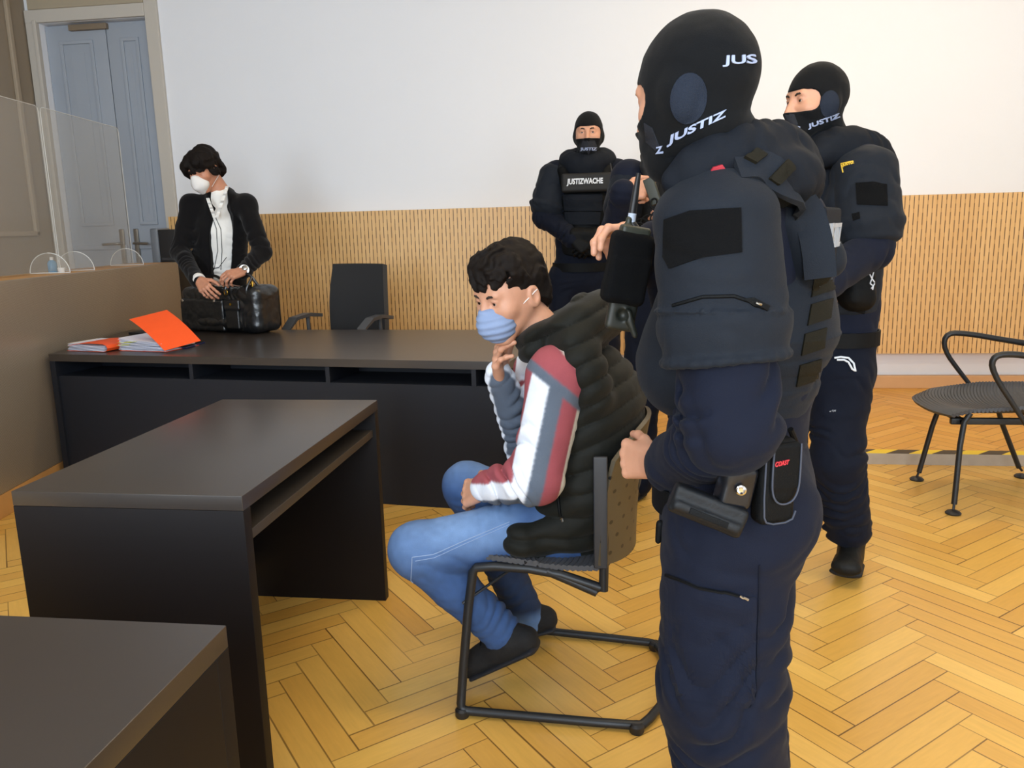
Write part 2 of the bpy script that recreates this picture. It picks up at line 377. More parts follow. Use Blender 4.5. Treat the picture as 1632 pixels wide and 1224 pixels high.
# ------------------------------------------------------------------ materials of the place
def parquet_mat(tone=(1, 1, 1), rough=.33):
    m = bpy.data.materials.new('herringbone_parquet'); m.use_nodes = True; t = NT(m); b = t.n['Principled BSDF']
    g = t.add('ShaderNodeSeparateXYZ'); t.t.links.new(t.geo(), g.inputs[0]); x, y = g.outputs[0], g.outputs[1]
    c, s = math.cos(.0735), math.sin(.0735); w = .0770
    U = t.m('MULTIPLY', t.m('SUBTRACT', t.m('MULTIPLY', x, c), t.m('MULTIPLY', y, s)), 1.03); Vv = t.m('ADD', t.m('MULTIPLY', x, s), t.m('MULTIPLY', y, c))
    k = 1/(math.sqrt(2)*w); p0 = (.627, 2.255); u0 = (p0[0]*c-p0[1]*s)*1.03; v0 = p0[0]*s+p0[1]*c
    a = t.m('MULTIPLY_ADD', t.m('ADD', U, Vv), k, -(u0+v0)*k+1200); bb = t.m('MULTIPLY_ADD', t.m('SUBTRACT', Vv, U), k, -(v0-u0)*k+1200)
    i = t.m('FLOOR', a); j = t.m('FLOOR', bb); fa = t.m('SUBTRACT', a, i); fb = t.m('SUBTRACT', bb, j); n = 6
    tt = t.m('FLOORED_MODULO', t.m('SUBTRACT', i, j), 2*n); hz = t.m('LESS_THAN', tt, n-.5)
    lx = t.m('ADD', tt, fa); iy = t.m('SUBTRACT', 2*n-1, tt); ly = t.m('ADD', iy, fb)
    def sel(h, v): return t.m('ADD', t.m('MULTIPLY', hz, h), t.m('MULTIPLY', t.m('SUBTRACT', 1, hz), v))
    along = sel(lx, ly); across = sel(fb, fa); idx = sel(t.m('SUBTRACT', i, tt), i); idy = sel(j, t.m('SUBTRACT', j, iy))
    e = t.m('MINIMUM', t.m('MINIMUM', along, t.m('SUBTRACT', n, along)), t.m('MINIMUM', across, t.m('SUBTRACT', 1, across)))
    cv = t.add('ShaderNodeCombineXYZ'); t.put(cv.inputs[0], idx); t.put(cv.inputs[1], idy); t.put(cv.inputs[2], hz)
    wn = t.add('ShaderNodeTexWhiteNoise', noise_dimensions='3D'); t.t.links.new(cv.outputs[0], wn.inputs['Vector'])
    r = wn.outputs['Value']; wn2 = t.add('ShaderNodeSeparateColor'); t.t.links.new(wn.outputs['Color'], wn2.inputs[0])
    # grain, stretched along each block
    gv = t.add('ShaderNodeCombineXYZ'); t.put(gv.inputs[0], t.m('MULTIPLY_ADD', along, .35, t.m('MULTIPLY', r, 50))); t.put(gv.inputs[1], t.m('MULTIPLY', across, 3.0)); t.put(gv.inputs[2], t.m('MULTIPLY', r, 31))
    gr = t.noise(2.2, 5, gv.outputs[0], .6)
    A = tuple(v*q for v, q in zip(lin('#dcae55'), tone)); B = tuple(v*q for v, q in zip(lin('#cf9c48'), tone)); Cc = tuple(v*q for v, q in zip(lin('#ecc26c'), tone))
    col = t.mix(r, A, B); col = t.mix(t.m('MULTIPLY', t.m('POWER', wn2.outputs[1], 3), .6), col, Cc)
    h = t.add('ShaderNodeVectorMath', operation='SCALE'); t.put(h.inputs[0], col); t.put(h.inputs[3], t.m('MULTIPLY_ADD', gr, .28, .86)); col = h.outputs[0]
    thr = t.m('MULTIPLY_ADD', wn2.outputs[2], .026, .012); gap = t.m('LESS_THAN', e, thr)
    gs = t.m('MULTIPLY', gap, t.m('MULTIPLY_ADD', wn2.outputs[0], .45, .5))
    col = t.mix(gs, col, lin('#5a3a18')); t.t.links.new(col, b.inputs['Base Color'])
    t.put(b.inputs['Roughness'], t.m('MULTIPLY_ADD', t.noise(3, 3, t.geo()), .2, rough-.1))
    bp = t.add('ShaderNodeBump'); bp.inputs['Strength'].default_value = .35; bp.inputs['Distance'].default_value = .001; t.put(bp.inputs['Height'], t.m('SUBTRACT', t.m('MULTIPLY', t.noise(1.6, 2, t.geo()), .3), gap)); t.t.links.new(bp.outputs[0], b.inputs['Normal'])
    return m
def slat_mat():
    m = bpy.data.materials.new('grooved_oak_panel'); m.use_nodes = True; t = NT(m); b = t.n['Principled BSDF']
    g = t.add('ShaderNodeSeparateXYZ'); t.t.links.new(t.geo(), g.inputs[0]); x, z = g.outputs[0], g.outputs[2]
    p = .031; xi = t.m('FLOOR', t.m('DIVIDE', x, p)); fx = t.m('FRACT', t.m('DIVIDE', x, p)); groove = t.m('LESS_THAN', fx, .2)
    off = t.m('MULTIPLY', t.m('FLOORED_MODULO', xi, 2), .5); fz = t.m('FRACT', t.m('ADD', t.m('DIVIDE', z, .115), off)); slot = t.m('LESS_THAN', fz, .74)
    pi = t.m('FLOOR', t.m('DIVIDE', x, .62)); wn = t.add('ShaderNodeTexWhiteNoise', noise_dimensions='1D'); t.put(wn.inputs['W'], pi)
    gv = t.add('ShaderNodeCombineXYZ'); t.put(gv.inputs[0], t.m('MULTIPLY', x, 9)); t.put(gv.inputs[1], pi); t.put(gv.inputs[2], t.m('MULTIPLY', z, 1.2))
    gr = t.noise(3, 5, gv.outputs[0], .6)
    col = t.mix(gr, lin('#cf9f5c'), lin('#e9c58c')); col = t.mix(t.m('MULTIPLY', wn.outputs['Value'], .35), col, lin('#c49250'))
    col = t.mix(t.m('MULTIPLY', groove, .55), col, lin('#8a5c2c')); col = t.mix(t.m('MULTIPLY', t.m('MULTIPLY', groove, slot), .8), col, lin('#4a2e14'))
    t.t.links.new(col, b.inputs['Base Color']); b.inputs['Roughness'].default_value = .42
    bp = t.add('ShaderNodeBump'); bp.inputs['Strength'].default_value = .6; bp.inputs['Distance'].default_value = .004; t.put(bp.inputs['Height'], t.m('SUBTRACT', 1, groove)); t.t.links.new(bp.outputs[0], b.inputs['Normal'])
    return m
def mesh_metal_mat():
    m = bpy.data.materials.new('perforated_bronze_sheet'); m.use_nodes = True; t = NT(m); b = t.n['Principled BSDF']
    g = t.add('ShaderNodeSeparateXYZ'); t.t.links.new(t.geo(), g.inputs[0])
    p = .0085; fy = t.m('SUBTRACT', t.m('FRACT', t.m('DIVIDE', g.outputs[1], p)), .5); zi = t.m('FLOOR', t.m('DIVIDE', g.outputs[2], p*.6))
    fy = t.m('SUBTRACT', t.m('FRACT', t.m('ADD', t.m('DIVIDE', g.outputs[1], p), t.m('MULTIPLY', t.m('FLOORED_MODULO', zi, 2), .5))), .5)
    fz = t.m('SUBTRACT', t.m('FRACT', t.m('DIVIDE', g.outputs[2], p*.6)), .5)
    d = t.m('SQRT', t.m('ADD', t.m('MULTIPLY', fy, fy), t.m('MULTIPLY', fz, fz))); hole = t.m('LESS_THAN', d, .27)
    t.t.links.new(t.mix(t.m('MULTIPLY', hole, .75), lin('#b3a796'), lin('#4a4238')), b.inputs['Base Color'])
    b.inputs['Metallic'].default_value = .45; b.inputs['Roughness'].default_value = .36
    return m
def tape_mat():
    m = bpy.data.materials.new('hazard_tape'); m.use_nodes = True; t = NT(m); b = t.n['Principled BSDF']
    g = t.add('ShaderNodeSeparateXYZ'); t.t.links.new(t.geo(), g.inputs[0])
    f = t.m('FRACT', t.m('DIVIDE', t.m('SUBTRACT', g.outputs[0], t.m('MULTIPLY', g.outputs[1], 1.1)), .235)); s = t.m('LESS_THAN', f, .5)
    t.t.links.new(t.mix(s, lin('#e8c52c'), lin('#2c2a26')), b.inputs['Base Color']); b.inputs['Roughness'].default_value = .45; return m
PARQ = parquet_mat(); PARQ2 = parquet_mat((.97, .86, .8), .42); SLAT = slat_mat(); BRONZE = mesh_metal_mat(); TAPE = tape_mat()
WHITE = mat('white_plaster', '#e5e8ed', .85, var=.015, vscale=2, bump=.15, bscale=60); BEIGE = mat('beige_paint', '#b8ab98', .7, var=.05, vscale=4)
SHADED_BEIGE = mat('shaded_beige_paint', '#8f8270', .65, var=.05, vscale=3); DOORP = mat('grey_blue_door_paint', '#9ba3ae', .5, var=.04, vscale=3)  # left wall is beige; its dim brown shade is put into the colour
CASING = mat('grey_beige_casing', '#bdb8af', .6); OAK = mat('light_oak', '#c8965a', .45, var=.12, vscale=12); PLINTH = mat('oak_plinth', '#c99c6c', .5, var=.08, vscale=8)
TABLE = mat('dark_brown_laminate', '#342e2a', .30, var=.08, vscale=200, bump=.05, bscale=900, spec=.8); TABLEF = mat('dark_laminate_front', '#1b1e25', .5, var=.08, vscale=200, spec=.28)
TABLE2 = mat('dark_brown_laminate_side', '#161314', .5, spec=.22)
METAL = mat('brushed_steel', '#a9a6a0', .3, 1); BLACKM = mat('black_powder_coat', '#26282b', .42, .3, spec=.5); BLACKP = mat('black_plastic', '#1b1b1d', .45)
GREYS = mat('grey_riser', '#a89c8c', .6, var=.15, vscale=15)
def struct(name, mb, m, parent=None, smooth=False):
    o = mb.build(name, m, parent, smooth)
    if parent is None: o['kind'] = 'structure'
    return o
# ------------------------------------------------------------------ room
SY = 4.50; PZ = .06; WY = 6.4; LX = -4.79; RX = 4.4; CH = 3.9
struct('floor', MB().box((LX, -3.2, -.08), (RX, SY, 0)), PARQ)
struct('floor_platform', MB().box((LX, SY, -.08), (RX, WY+.2, PZ)), PARQ2)
struct('trim_step', MB().box((LX, SY-.012, 0), (RX, SY, PZ)), GREYS)
tp = MB().box((.80, SY-.005, PZ), (RX, SY+.072, PZ+.0015)).build('hazard_tape', TAPE, None, False)
tag(tp, 'black and yellow striped hazard tape along the edge of the low step', 'tape')
struct('ceiling', MB().box((LX, -3.2, CH), (RX, WY+.2, CH+.1)), WHITE)
DX0, DX1, DZ = -4.68, -3.745, 3.03
struct('wall_back', MB().box((DX1, WY, PZ), (RX, WY+.2, CH)).box((LX, WY, DZ), (DX1, WY+.2, CH)).box((LX, WY, PZ), (DX0, WY+.2, DZ)), WHITE)
struct('wall_right', MB().box((RX, -3.2, 0), (RX+.15, WY+.2, CH)), WHITE)
lw = struct('wall_left', MB().box((LX-.15, -3.2, 0), (LX, WY+.2, CH)), SHADED_BEIGE)
wl = MB()
for y0, y1 in ((5.3, 6.2), (4.1, 5.1), (2.9, 3.9)):
    for z0, z1 in ((.3, 1.0), (1.35, 3.2)):
        for a, b in (((y0, z0), (y1, z0+.04)), ((y0, z1-.04), (y1, z1)), ((y0, z0), (y0+.04, z1)), ((y1-.04, z0), (y1, z1))):
            wl.box((LX, a[0], a[1]), (LX+.03, b[0], b[1]), .008)
struct('trim_1', wl, mat('shaded_beige_moulding', '#a0927e', .6))  # mouldings carry the shade of the left wall in their colour
# oak panelling standing in front of the back wall, plaster skirting band and plinth below it
struct('trim_2', MB().box((DX1+.10, WY-.16, .335), (RX, WY-.0, 1.475)), SLAT)
struct('trim_3', MB().prism([(DX1+.1, WY-.04), (RX, WY-.04), (RX, WY), (DX1+.1, WY)], PZ, .335), WHITE)
struct('baseboard_back', MB().box((DX1+.1, WY-.10, PZ), (RX, WY-.04, .155), .006), PLINTH)
# door casing and the double door
struct('trim_4', MB().box((DX1, WY-.03, PZ), (DX1+.105, WY, CH), .006).box((DX0-.10, WY-.03, PZ), (DX0-.03, WY, DZ+.01), .006).box((DX0-.03, WY-.045, PZ), (DX0, WY, DZ+.02), .006).box((DX0-.0995, WY-.033, DZ+.001), (DX1, WY-.001, DZ+.0995), .006), CASING)
struct('trim_5', MB().box((DX0-.06, WY-.035, DZ+.10), (DX1+.0, WY-.005, CH), .004), mat('beige_lintel', '#a39883', .7))
dr = thing('door_1', None, None, (DX0, WY+.1, PZ)); dr['kind'] = 'structure'
XM = -4.145
def leaf(x0, x1, hx, side):
    b = MB().box((x0+.004, WY+.06, PZ+.01), (x1-.004, WY+.10, DZ-.01), .003)
    for z0, z1 in ((.2, 1.02), (1.42, 2.9)):
        xa, xb = x0+.12, x1-.12
        for q in range(1):
            d = q*.03; w_ = .028
            b.box((xa+d, WY+.046+q*.006, z0+d), (xb-d, WY+.062, z0+d+w_), .006).box((xa+d, WY+.046+q*.006, z1-d-w_), (xb-d, WY+.062, z1-d), .006)
            b.box((xa+d, WY+.0475+q*.006, z0+d+w_*.6), (xa+d+w_, WY+.0615, z1-d-w_*.6), .005).box((xb-d-w_, WY+.0475+q*.006, z0+d+w_*.6), (xb-d, WY+.0615, z1-d-w_*.6), .005)
        b.box((xa+.09, WY+.0575, z0+.09), (xb-.09, WY+.0615, z1-.09), .0)
    b.box((x0+.02, WY+.045, 1.22), (x1-.02, WY+.062, 1.26), .008)
    lf = b.build('door_leaf', DOORP, dr)
    h = MB().box((hx-.021, WY+.038, 1.09), (hx+.021, WY+.06, 1.39), .016).tube([(hx, WY+.04, 1.27), (hx, WY-.01, 1.27), (hx+side*.03, WY-.02, 1.27), (hx+side*.14, WY-.02, 1.265)], .0105, smooth=2)
    h.lathe([(.011, 0), (.011, .01)], (hx, WY+.03, 1.16), (0, 1, 0)).build('door_handle', METAL, lf)
leaf(DX0, XM, XM-.055, -1); leaf(XM, DX1, XM+.075, 1)
MB().box((XM-.30, WY+.02, DZ-.06), (XM+.03, WY+.06, DZ-.015), .006).build('door_closer', mat('door_closer_bronze', '#7c6e5c', .5), dr)
# wall behind the camera, with three windows
xs = [(-3.5, -1.7), (-.7, 1.1), (2.1, 3.9)]
wb = MB().box((LX, -3.2, 0), (RX, -3.0, .8)).box((LX, -3.2, 3.3), (RX, -3.0, CH))
for a, b in zip([LX]+[x[1] for x in xs], [x[0] for x in xs]+[RX]): wb.box((a, -3.2, .8), (b, -3.0, 3.3))
struct('wall_front', wb, WHITE)
for n_, (a, b) in enumerate(xs):
    w = MB()
    for x in (a, (a+b)/2-.03, b-.06): w.box((x, -3.15, .8), (x+.06, -3.05, 3.3))
    for z in (.8, 2.4, 3.24): w.box((a, -3.15, z), (b, -3.05, z+.06))
    struct('window_%d' % (n_+1), w, CASING)
# ------------------------------------------------------------------ judges' bench with screens
B0 = V3(-2.973, 3.333, 0); BD = nz((at(283, 413, 5.9)-B0)*V3(1, 1, 0)); BN = V3(BD[1], -BD[0], 0)      # BN points into the room
ta, tb = -2.2, float((at(283, 413, 5.9)-B0)@BD); BH = 1.125
def bp_(t, n, z): return B0+BD*t+BN*n+V3(0, 0, z)
def bbox(mb, t0, t1, n0, n1, z0, z1, bev=0):
    R = np.stack([BD, -BN, V3(0, 0, 1)], 1); return mb.box((t0, -n1, z0), (t1, -n0, z1), bev, R, B0)
bench = thing('judges_bench', 'long bench with perforated bronze front and light oak top along the left', 'bench', bp_(0, -.3, 0))
bbox(MB(), ta, tb, -.03, 0, .115, BH-.0, .004).build('front_panel', BRONZE, bench)
bbox(MB(), ta, tb, -.05, .0, 0, .113, .003).build('plinth', OAK, bench)
bbox(MB(), ta, tb, -.36, -.031, BH-.035, BH, .003).build('top_board', OAK, bench)
bbox(MB(), ta, tb, -.34, -.052, .0, BH-.036).build('carcass', mat('oak_carcass', '#a87c48', .6), bench)
def glass_mat():
    m = bpy.data.materials.new('clear_acrylic'); m.use_nodes = True; t = m.node_tree; b = t.nodes['Principled BSDF']; tr = t.nodes.new('ShaderNodeBsdfTransparent'); mx = t.nodes.new('ShaderNodeMixShader')
    tr.inputs[0].default_value = (.93, .92, .90, 1); b.inputs['Base Color'].default_value = (.75, .75, .73, 1); b.inputs['Roughness'].default_value = .08; mx.inputs[0].default_value = .13
    t.links.new(tr.outputs[0], mx.inputs[1]); t.links.new(b.outputs[0], mx.inputs[2]); t.links.new(mx.outputs[0], t.nodes['Material Output'].inputs[0]); return m
ACR = glass_mat(); EDGE = mat('acrylic_edge', '#d4d6d4', .3)
def screen(t0, t1, n, hgt, label, dz=0):
    s = thing('acrylic_screen', label, 'screen', bp_((t0+t1)/2, n, BH+dz), 'clear screens on the bench')
    bbox(MB(), t0, t1, n-.002, n+.002, BH+.01, BH+hgt, 0).build('pane', ACR, s, False)
    e = MB(); r = .03
    pts = [(t0, BH+.01), (t0, BH+hgt-r), (t0+r*.3, BH+hgt-r*.3), (t0+r, BH+hgt), (t1-r, BH+hgt), (t1-r*.3, BH+hgt-r*.3), (t1, BH+hgt-r), (t1, BH+.01)]
    e.tube([bp_(a, n, z) for a, z in pts], .0022, 6).build('edge', EDGE, s)
    for tf in (t0+.16*(t1-t0)/.9, t1-.10):
        f = MB(); A = [bp_(tf, n+.115*math.cos(q), BH+.003+.115*math.sin(q)) for q in np.linspace(0, math.pi, 19)]
        ft = f.tube(A, .0026, 6).tube([A[0], A[-1]], .0026, 6).build('foot', EDGE, s)
        p = [bp_(tf, n, BH+.003)]+A; MB().raw(p, [(0, i, i+1) for i in range(1, 19)]).build('foot_plate', ACR, ft, False)
    return s
def on_bench(px, n):
    d = ray(px[0], px[1]); o = bp_(0, n, 0)-CAM; k = (o@BN)/(d@BN); return CAM+d*k
NS = -.17
def tpar(px, py): return (on_bench((px, py), NS)-B0)@BD
s2a, s2b = tpar(96, 425), tpar(211, 410); ztop = on_bench((184, 203), NS)[2]-BH
screen(s2a, s2b, NS, ztop, 'clear acrylic screen on the bench nearest the door, right of the other one')
screen(s2a-1.05, s2a-.02, NS, ztop, 'clear acrylic screen on the bench cut by the left edge of the photo')
cb = on_bench((84, 428), -.22)
t_ = thing('disinfectant_bottle', 'small bottle of blue liquid on the oak bench top behind the screens', 'bottle', (cb[0], cb[1], BH))
MB().lathe([(.024, .001), (.026, .01), (.026, .055), (.018, .068), (.009, .074)], (cb[0], cb[1], BH), seg=20).build('bottle_body', mat('blue_liquid', '#2f8ec4', .15), t_)
MB().lathe([(.010, .074), (.010, .09), (.004, .092)], (cb[0], cb[1], BH), seg=16).build('cap', mat('white_plastic', '#e8e8e8', .4), t_)
cb = on_bench((97, 424), -.12)
tag(MB().lathe([(.017, .001), (.021, .03), (.020, .03), (.016, .004)], (cb[0], cb[1], BH), seg=20).build('small_cup', MATS['white_plastic']), 'tiny white cup on the oak bench top beside the blue bottle', 'cup')
# ------------------------------------------------------------------ tables
def table(label, x0, x1, y0, y1, name='table', solid_right=False):
    T = .74; th = .036; t = thing(name, label, 'table', ((x0+x1)/2, (y0+y1)/2, 0), 'dark tables in the middle of the room')
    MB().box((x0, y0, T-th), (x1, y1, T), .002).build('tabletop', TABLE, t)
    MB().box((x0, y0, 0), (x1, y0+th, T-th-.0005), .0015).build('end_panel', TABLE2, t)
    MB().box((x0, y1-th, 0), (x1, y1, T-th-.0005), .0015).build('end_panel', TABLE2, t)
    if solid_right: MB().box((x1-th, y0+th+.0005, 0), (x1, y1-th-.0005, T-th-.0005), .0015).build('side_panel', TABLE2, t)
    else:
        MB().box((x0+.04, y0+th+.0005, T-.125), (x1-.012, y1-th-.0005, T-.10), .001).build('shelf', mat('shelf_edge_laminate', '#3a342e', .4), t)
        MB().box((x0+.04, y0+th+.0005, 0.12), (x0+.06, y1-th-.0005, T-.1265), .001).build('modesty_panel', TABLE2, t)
    return t
table('dark brown table with open shelf, standing between long desk and seated person', -1.432, -.8554, 1.65, 2.685)
table('dark brown table top nearest the camera, cut by the bottom left corner', -1.9, -.5967, .30, 1.066, solid_right=True)
# long desk
FL, FR, BR, BL = V3(-3.03, 3.885), V3(-.515, 3.59), V3(-.38, 4.74), V3(-3.22, 4.93)
DH = .722
desk = thing('long_desk', 'long dark grey desk with a slot shelf below its top', 'desk', ((FL+BR)/2).tolist()+[0])
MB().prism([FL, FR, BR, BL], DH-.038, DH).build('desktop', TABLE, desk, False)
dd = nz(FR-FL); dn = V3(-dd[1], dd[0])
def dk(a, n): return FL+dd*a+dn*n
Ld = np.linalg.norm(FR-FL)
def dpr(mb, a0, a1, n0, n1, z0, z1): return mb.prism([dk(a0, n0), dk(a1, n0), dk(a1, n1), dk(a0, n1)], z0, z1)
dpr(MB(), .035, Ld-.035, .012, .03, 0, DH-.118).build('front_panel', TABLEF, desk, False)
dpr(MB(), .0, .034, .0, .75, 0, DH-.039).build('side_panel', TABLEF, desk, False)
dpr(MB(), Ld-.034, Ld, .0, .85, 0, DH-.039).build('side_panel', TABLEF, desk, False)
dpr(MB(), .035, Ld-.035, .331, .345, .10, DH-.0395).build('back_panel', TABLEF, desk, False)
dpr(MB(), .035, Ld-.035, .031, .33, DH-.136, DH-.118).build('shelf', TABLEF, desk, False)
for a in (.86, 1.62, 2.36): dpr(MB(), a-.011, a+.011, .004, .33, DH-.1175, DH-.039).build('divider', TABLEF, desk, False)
# ------------------------------------------------------------------ chairs
RIB = mat('ribbed_grey_seat', '#45464a', .6, var=.1, vscale=60); FAB = mat('black_chair_fabric', '#17181b', .85, bump=.3, bscale=700, sheen=.2)
def perforated_mat():
    m = bpy.data.materials.new('perforated_brown_shell'); m.use_nodes = True; t = NT(m); b = t.n['Principled BSDF']
    g = t.add('ShaderNodeSeparateXYZ'); t.t.links.new(t.geo(), g.inputs[0]); zi = t.m('FLOOR', t.m('DIVIDE', g.outputs[2], .042))
    fy = t.m('SUBTRACT', t.m('FRACT', t.m('ADD', t.m('DIVIDE', g.outputs[1], .05), t.m('MULTIPLY', t.m('FLOORED_MODULO', zi, 2), .5))), .5); fz = t.m('SUBTRACT', t.m('FRACT', t.m('DIVIDE', g.outputs[2], .042)), .5)
    d = t.m('SQRT', t.m('ADD', t.m('MULTIPLY', fy, fy), t.m('MULTIPLY', fz, fz))); hole = t.m('LESS_THAN', d, .13)
    t.t.links.new(t.mix(hole, lin('#4d4434'), lin('#0c0b0a')), b.inputs['Base Color']); b.inputs['Roughness'].default_value = .42; return m
PERF = perforated_mat()
vc = thing('visitor_chair', 'black cantilever chair with perforated shell back under the seated person', 'chair', (-.17, 2.2, 0))
f = MB()
fr = [(-.06, 2.0, .385), (-.20, 2.0, .43), (-.385, 2.0, .437), (-.405, 2.0, .41), (-.445, 1.985, .04), (-.44, 1.98, .018), (-.40, 1.98, .016), (.03, 1.958, .016), (.055, 1.965, .016), (.115, 2.08, .018), (.135, 2.19, .018), (.125, 2.31, .018), (.10, 2.395, .016), (.075, 2.405, .016), (-.34, 2.46, .016), (-.385, 2.46, .018), (-.39, 2.46, .04), (-.36, 2.44, .41), (-.34, 2.44, .437), (-.15, 2.44, .43), (-.02, 2.44, .385)]
f.tube(fr, .0125, 12, smooth=1)
for y in (2.0, 2.44): f.tube([(-.20 if y < 2.2 else -.16, y, .428), (-.07+(.04 if y > 2.2 else 0), y, .372), (-.052+(.04 if y > 2.2 else 0), y, .378), (-.045+(.04 if y > 2.2 else 0), y, .70)], .0125, 12)
f.tube([(-.43, 1.99, .33), (-.30, 2.08, .40), (-.2, 2.2, .43)], .004, 8)
f.build('frame', BLACKM, vc)
for p in ((-.44, 1.98), (.035, 1.955), (.10, 2.39), (-.36, 2.46)): MB().lathe([(.018, 0), (.02, .004), (.02, .02), (.014, .026)], (p[0], p[1], .0), seg=16).build('foot_cap', BLACKP, vc)
G = []
for v in np.linspace(-1, 1, 17):
    w_ = (1-abs(v)**5*.22); row = []
    for u in np.linspace(0, 1, 90):
        x = -.45+.42*u; z = .452+.012*math.cos(u*3.2)-.02*max(0, .15-u)/.15-.004*v*v+.0022*math.sin(u*90*math.pi/1.6)
        row.append((x+(1-w_)*.1*(1 if u < .5 else -1), 2.22+.225*v*(1-.10*(abs(u-.55)*2)**3), z))
    G.append(row)
MB().sheet(G, .014).build('seat', RIB, vc)
G = []
for v in np.linspace(-1, 1, 25):
    row = []
    top = .812-.075*abs(v)**3.2; bot = .44+.02*abs(v)**3
    for u in np.linspace(0, 1, 24):
        z = bot+(top-bot)*u; x = .050-.095*abs(v)**2.2+.04*u*u-.02
        row.append((x, 2.215+.245*v*(1-.05*u), z))
    G.append(row)
MB().sheet(G, .012).build('back_shell', PERF, vc)
for s_, x in ((-1, -.052), (1, -.035)):
    MB().box((-.024, -.007, 0), (.012, .007, .30), .005, frame((1, 0, 0), 0)[:, [1, 0, 2]]*np.array([1, 1, 1]), (x, 2.215+s_*.238, .45)).build('back_bracket', mat('dark_bracket', '#22252b', .4), vc)
# stacking armchair at the right
ac = thing('stacking_armchair', 'black armchair with ribbed grey seat standing alone at the right edge', 'chair', (1.78, 4.0, 0))
pA, pB = atz(1461, 765, 0), atz(1519, 819, 0)
tA, tB = at(1497, 641, pA[1]-.03), at(1535, 662, pB[1]+.06)
def leg(p, t, name='leg'):
    m = MB(); k = p+(t-p)*.9
    m.tube([p+(t-p)*.10, k, t+V3(.03, 0, .01)], .0125, 12, smooth=1).tube([p+V3(0, 0, .02), p+(t-p)*.12], .006, 8); g = m.build(name, BLACKM, ac)
    MB().lathe([(.032, 0), (.034, .006), (.026, .014), (.010, .02)], p*V3(1, 1, 0), seg=20).build('foot_pad', BLACKP, g)
leg(pA, tA); leg(pB, tB)
zs = tB[2]+.015
rl = atz(1628, 756, .015); rr_ = rl+V3(.06, -.52, 0)
leg(rl, V3(1.80, pA[1]-.04, zs-.03)); leg(rr_, V3(1.84, pB[1]+.06, zs-.03))
G = []
for v in np.linspace(-1, 1, 25):
    row = []
    for u in np.linspace(0, 1, 120):
        hw = .285*(1-.22*(1-u)**3)
        x = 1.40+.06*abs(v)**3+.62*u; z = zs+.035*abs(v)**2.5*min(1, u*2)-.025*(1-abs(v)**2)*math.sin(min(1, u*1.1)*math.pi)-.02*max(0, .12-u)/.12+.003*math.sin(u*120*math.pi/1.5)
        row.append((x, 4.0+hw*v, z))
    G.append(row)
MB().sheet(G, .016).build('seat', RIB, ac)
MB().box((1.47, 3.80, zs-.065), (1.92, 3.825, zs-.035), .006).box((1.47, 4.16, zs-.065), (1.92, 4.185, zs-.035), .006).box((1.50, 3.80, zs-.06), (1.53, 4.185, zs-.037), .006).box((1.85, 3.80, zs-.06), (1.88, 4.185, zs-.037), .006).build('under_frame', BLACKM, ac)
def arm(pts, y):
    P = [at(px, py, y) for px, py in pts]
    MB().tube(P, [.011, .011, .012, .014, .014, .014, .016], 12, smooth=2).build('armrest', BLACKM, ac)
arm([(1560, 630), (1532, 596), (1503, 556), (1508, 530), (1545, 532), (1590, 540), (1640, 548)], 4.28)
arm([(1650, 700), (1625, 660), (1580, 592), (1583, 566), (1620, 564), (1660, 572), (1700, 580)], 3.68)
G = []
for v in np.linspace(-1, 1, 15):
    G.append([(2.05+.16*u-.06*v*v+.0, 4.0+.27*v*(1-.12*u*u), .62+.32*u-.03*abs(v)**4*u) for u in np.linspace(-.1, 1, 16)])
MB().sheet(G, .014).build('backrest', FAB, ac)
b_ = MB()
for s_ in (-1, 1): MB().tube([(1.88, 4.0+.2*s_, zs-.04), (2.02, 4.0+.25*s_, zs), (2.08, 4.0+.25*s_, .70), (2.14, 4.0+.24*s_, .86)], .0125, 12, smooth=2).build('back_frame', BLACKM, ac)
# swivel chair behind the desk
oc = thing('office_chair', 'black fabric swivel chair standing behind the long desk by the panelled wall', 'chair', (-1.78, 5.25, PZ))
bl, br_, tl, tr = at(531, 560, 5.40), at(617, 560, 5.40), at(533, 421, 5.44), at(615, 421, 5.44)
G = []
for a in np.linspace(0, 1, 15):
    row = []
    for b2 in np.linspace(0, 1, 20):
        e = 1-.06*max(0, (b2-.9)/.1)**2*abs(2*a-1)**4
        p = (bl*(1-a)+br_*a)*(1-b2)+(tl*(1-a)+tr*a)*b2; ww = .012*math.sin(b2*math.pi)*(2*a-1)
        row.append(p+V3(ww, -.03*(2*a-1)**2+.02*math.cos(b2*5), 0))
    G.append(row)
MB().sheet(G, .055).build('backrest', FAB, oc)
MB().box((-2.02, 4.88, .48), (-1.55, 5.36, .56), .035).build('seat', FAB, oc)
for s_, px in ((-1, [(457, 524), (468, 508), (490, 501), (508, 502)]), (1, [(577, 524), (590, 509), (605, 504), (621, 506)])):
    y = [4.92, 4.96, 5.08, 5.2]; P = [at(q[0], q[1], yy) for q, yy in zip(px, y)]
    e_ = P[0]+V3(-.03*0, -.02, -.06)
    g = MB()
    G = [[p+V3(0, 0, 0)+nz(V3(1, 0, 0))*w_ for w_ in np.linspace(-.028, .028, 5)] for p in [e_]+P]
    g.sheet(G, .022); g.tube([P[2]+V3(0, 0, -.005), P[2]+V3(0, .02, -.30), (P[2][0]-s_*.08, 5.12, .49)], .013, 10, smooth=1)
    g.build('armrest', mat('grey_armrest', '#3f4042', .45), oc)
MB().tube([(-1.78, 5.12, .2), (-1.78, 5.12, .49)], .025, 12).build('column', BLACKM, oc)
MB().tube([(-1.78, 5.34, .50), (-1.78, 5.46, .52), (-1.78, 5.47, .75)], .02, 10, smooth=1).build('back_support', BLACKM, oc)
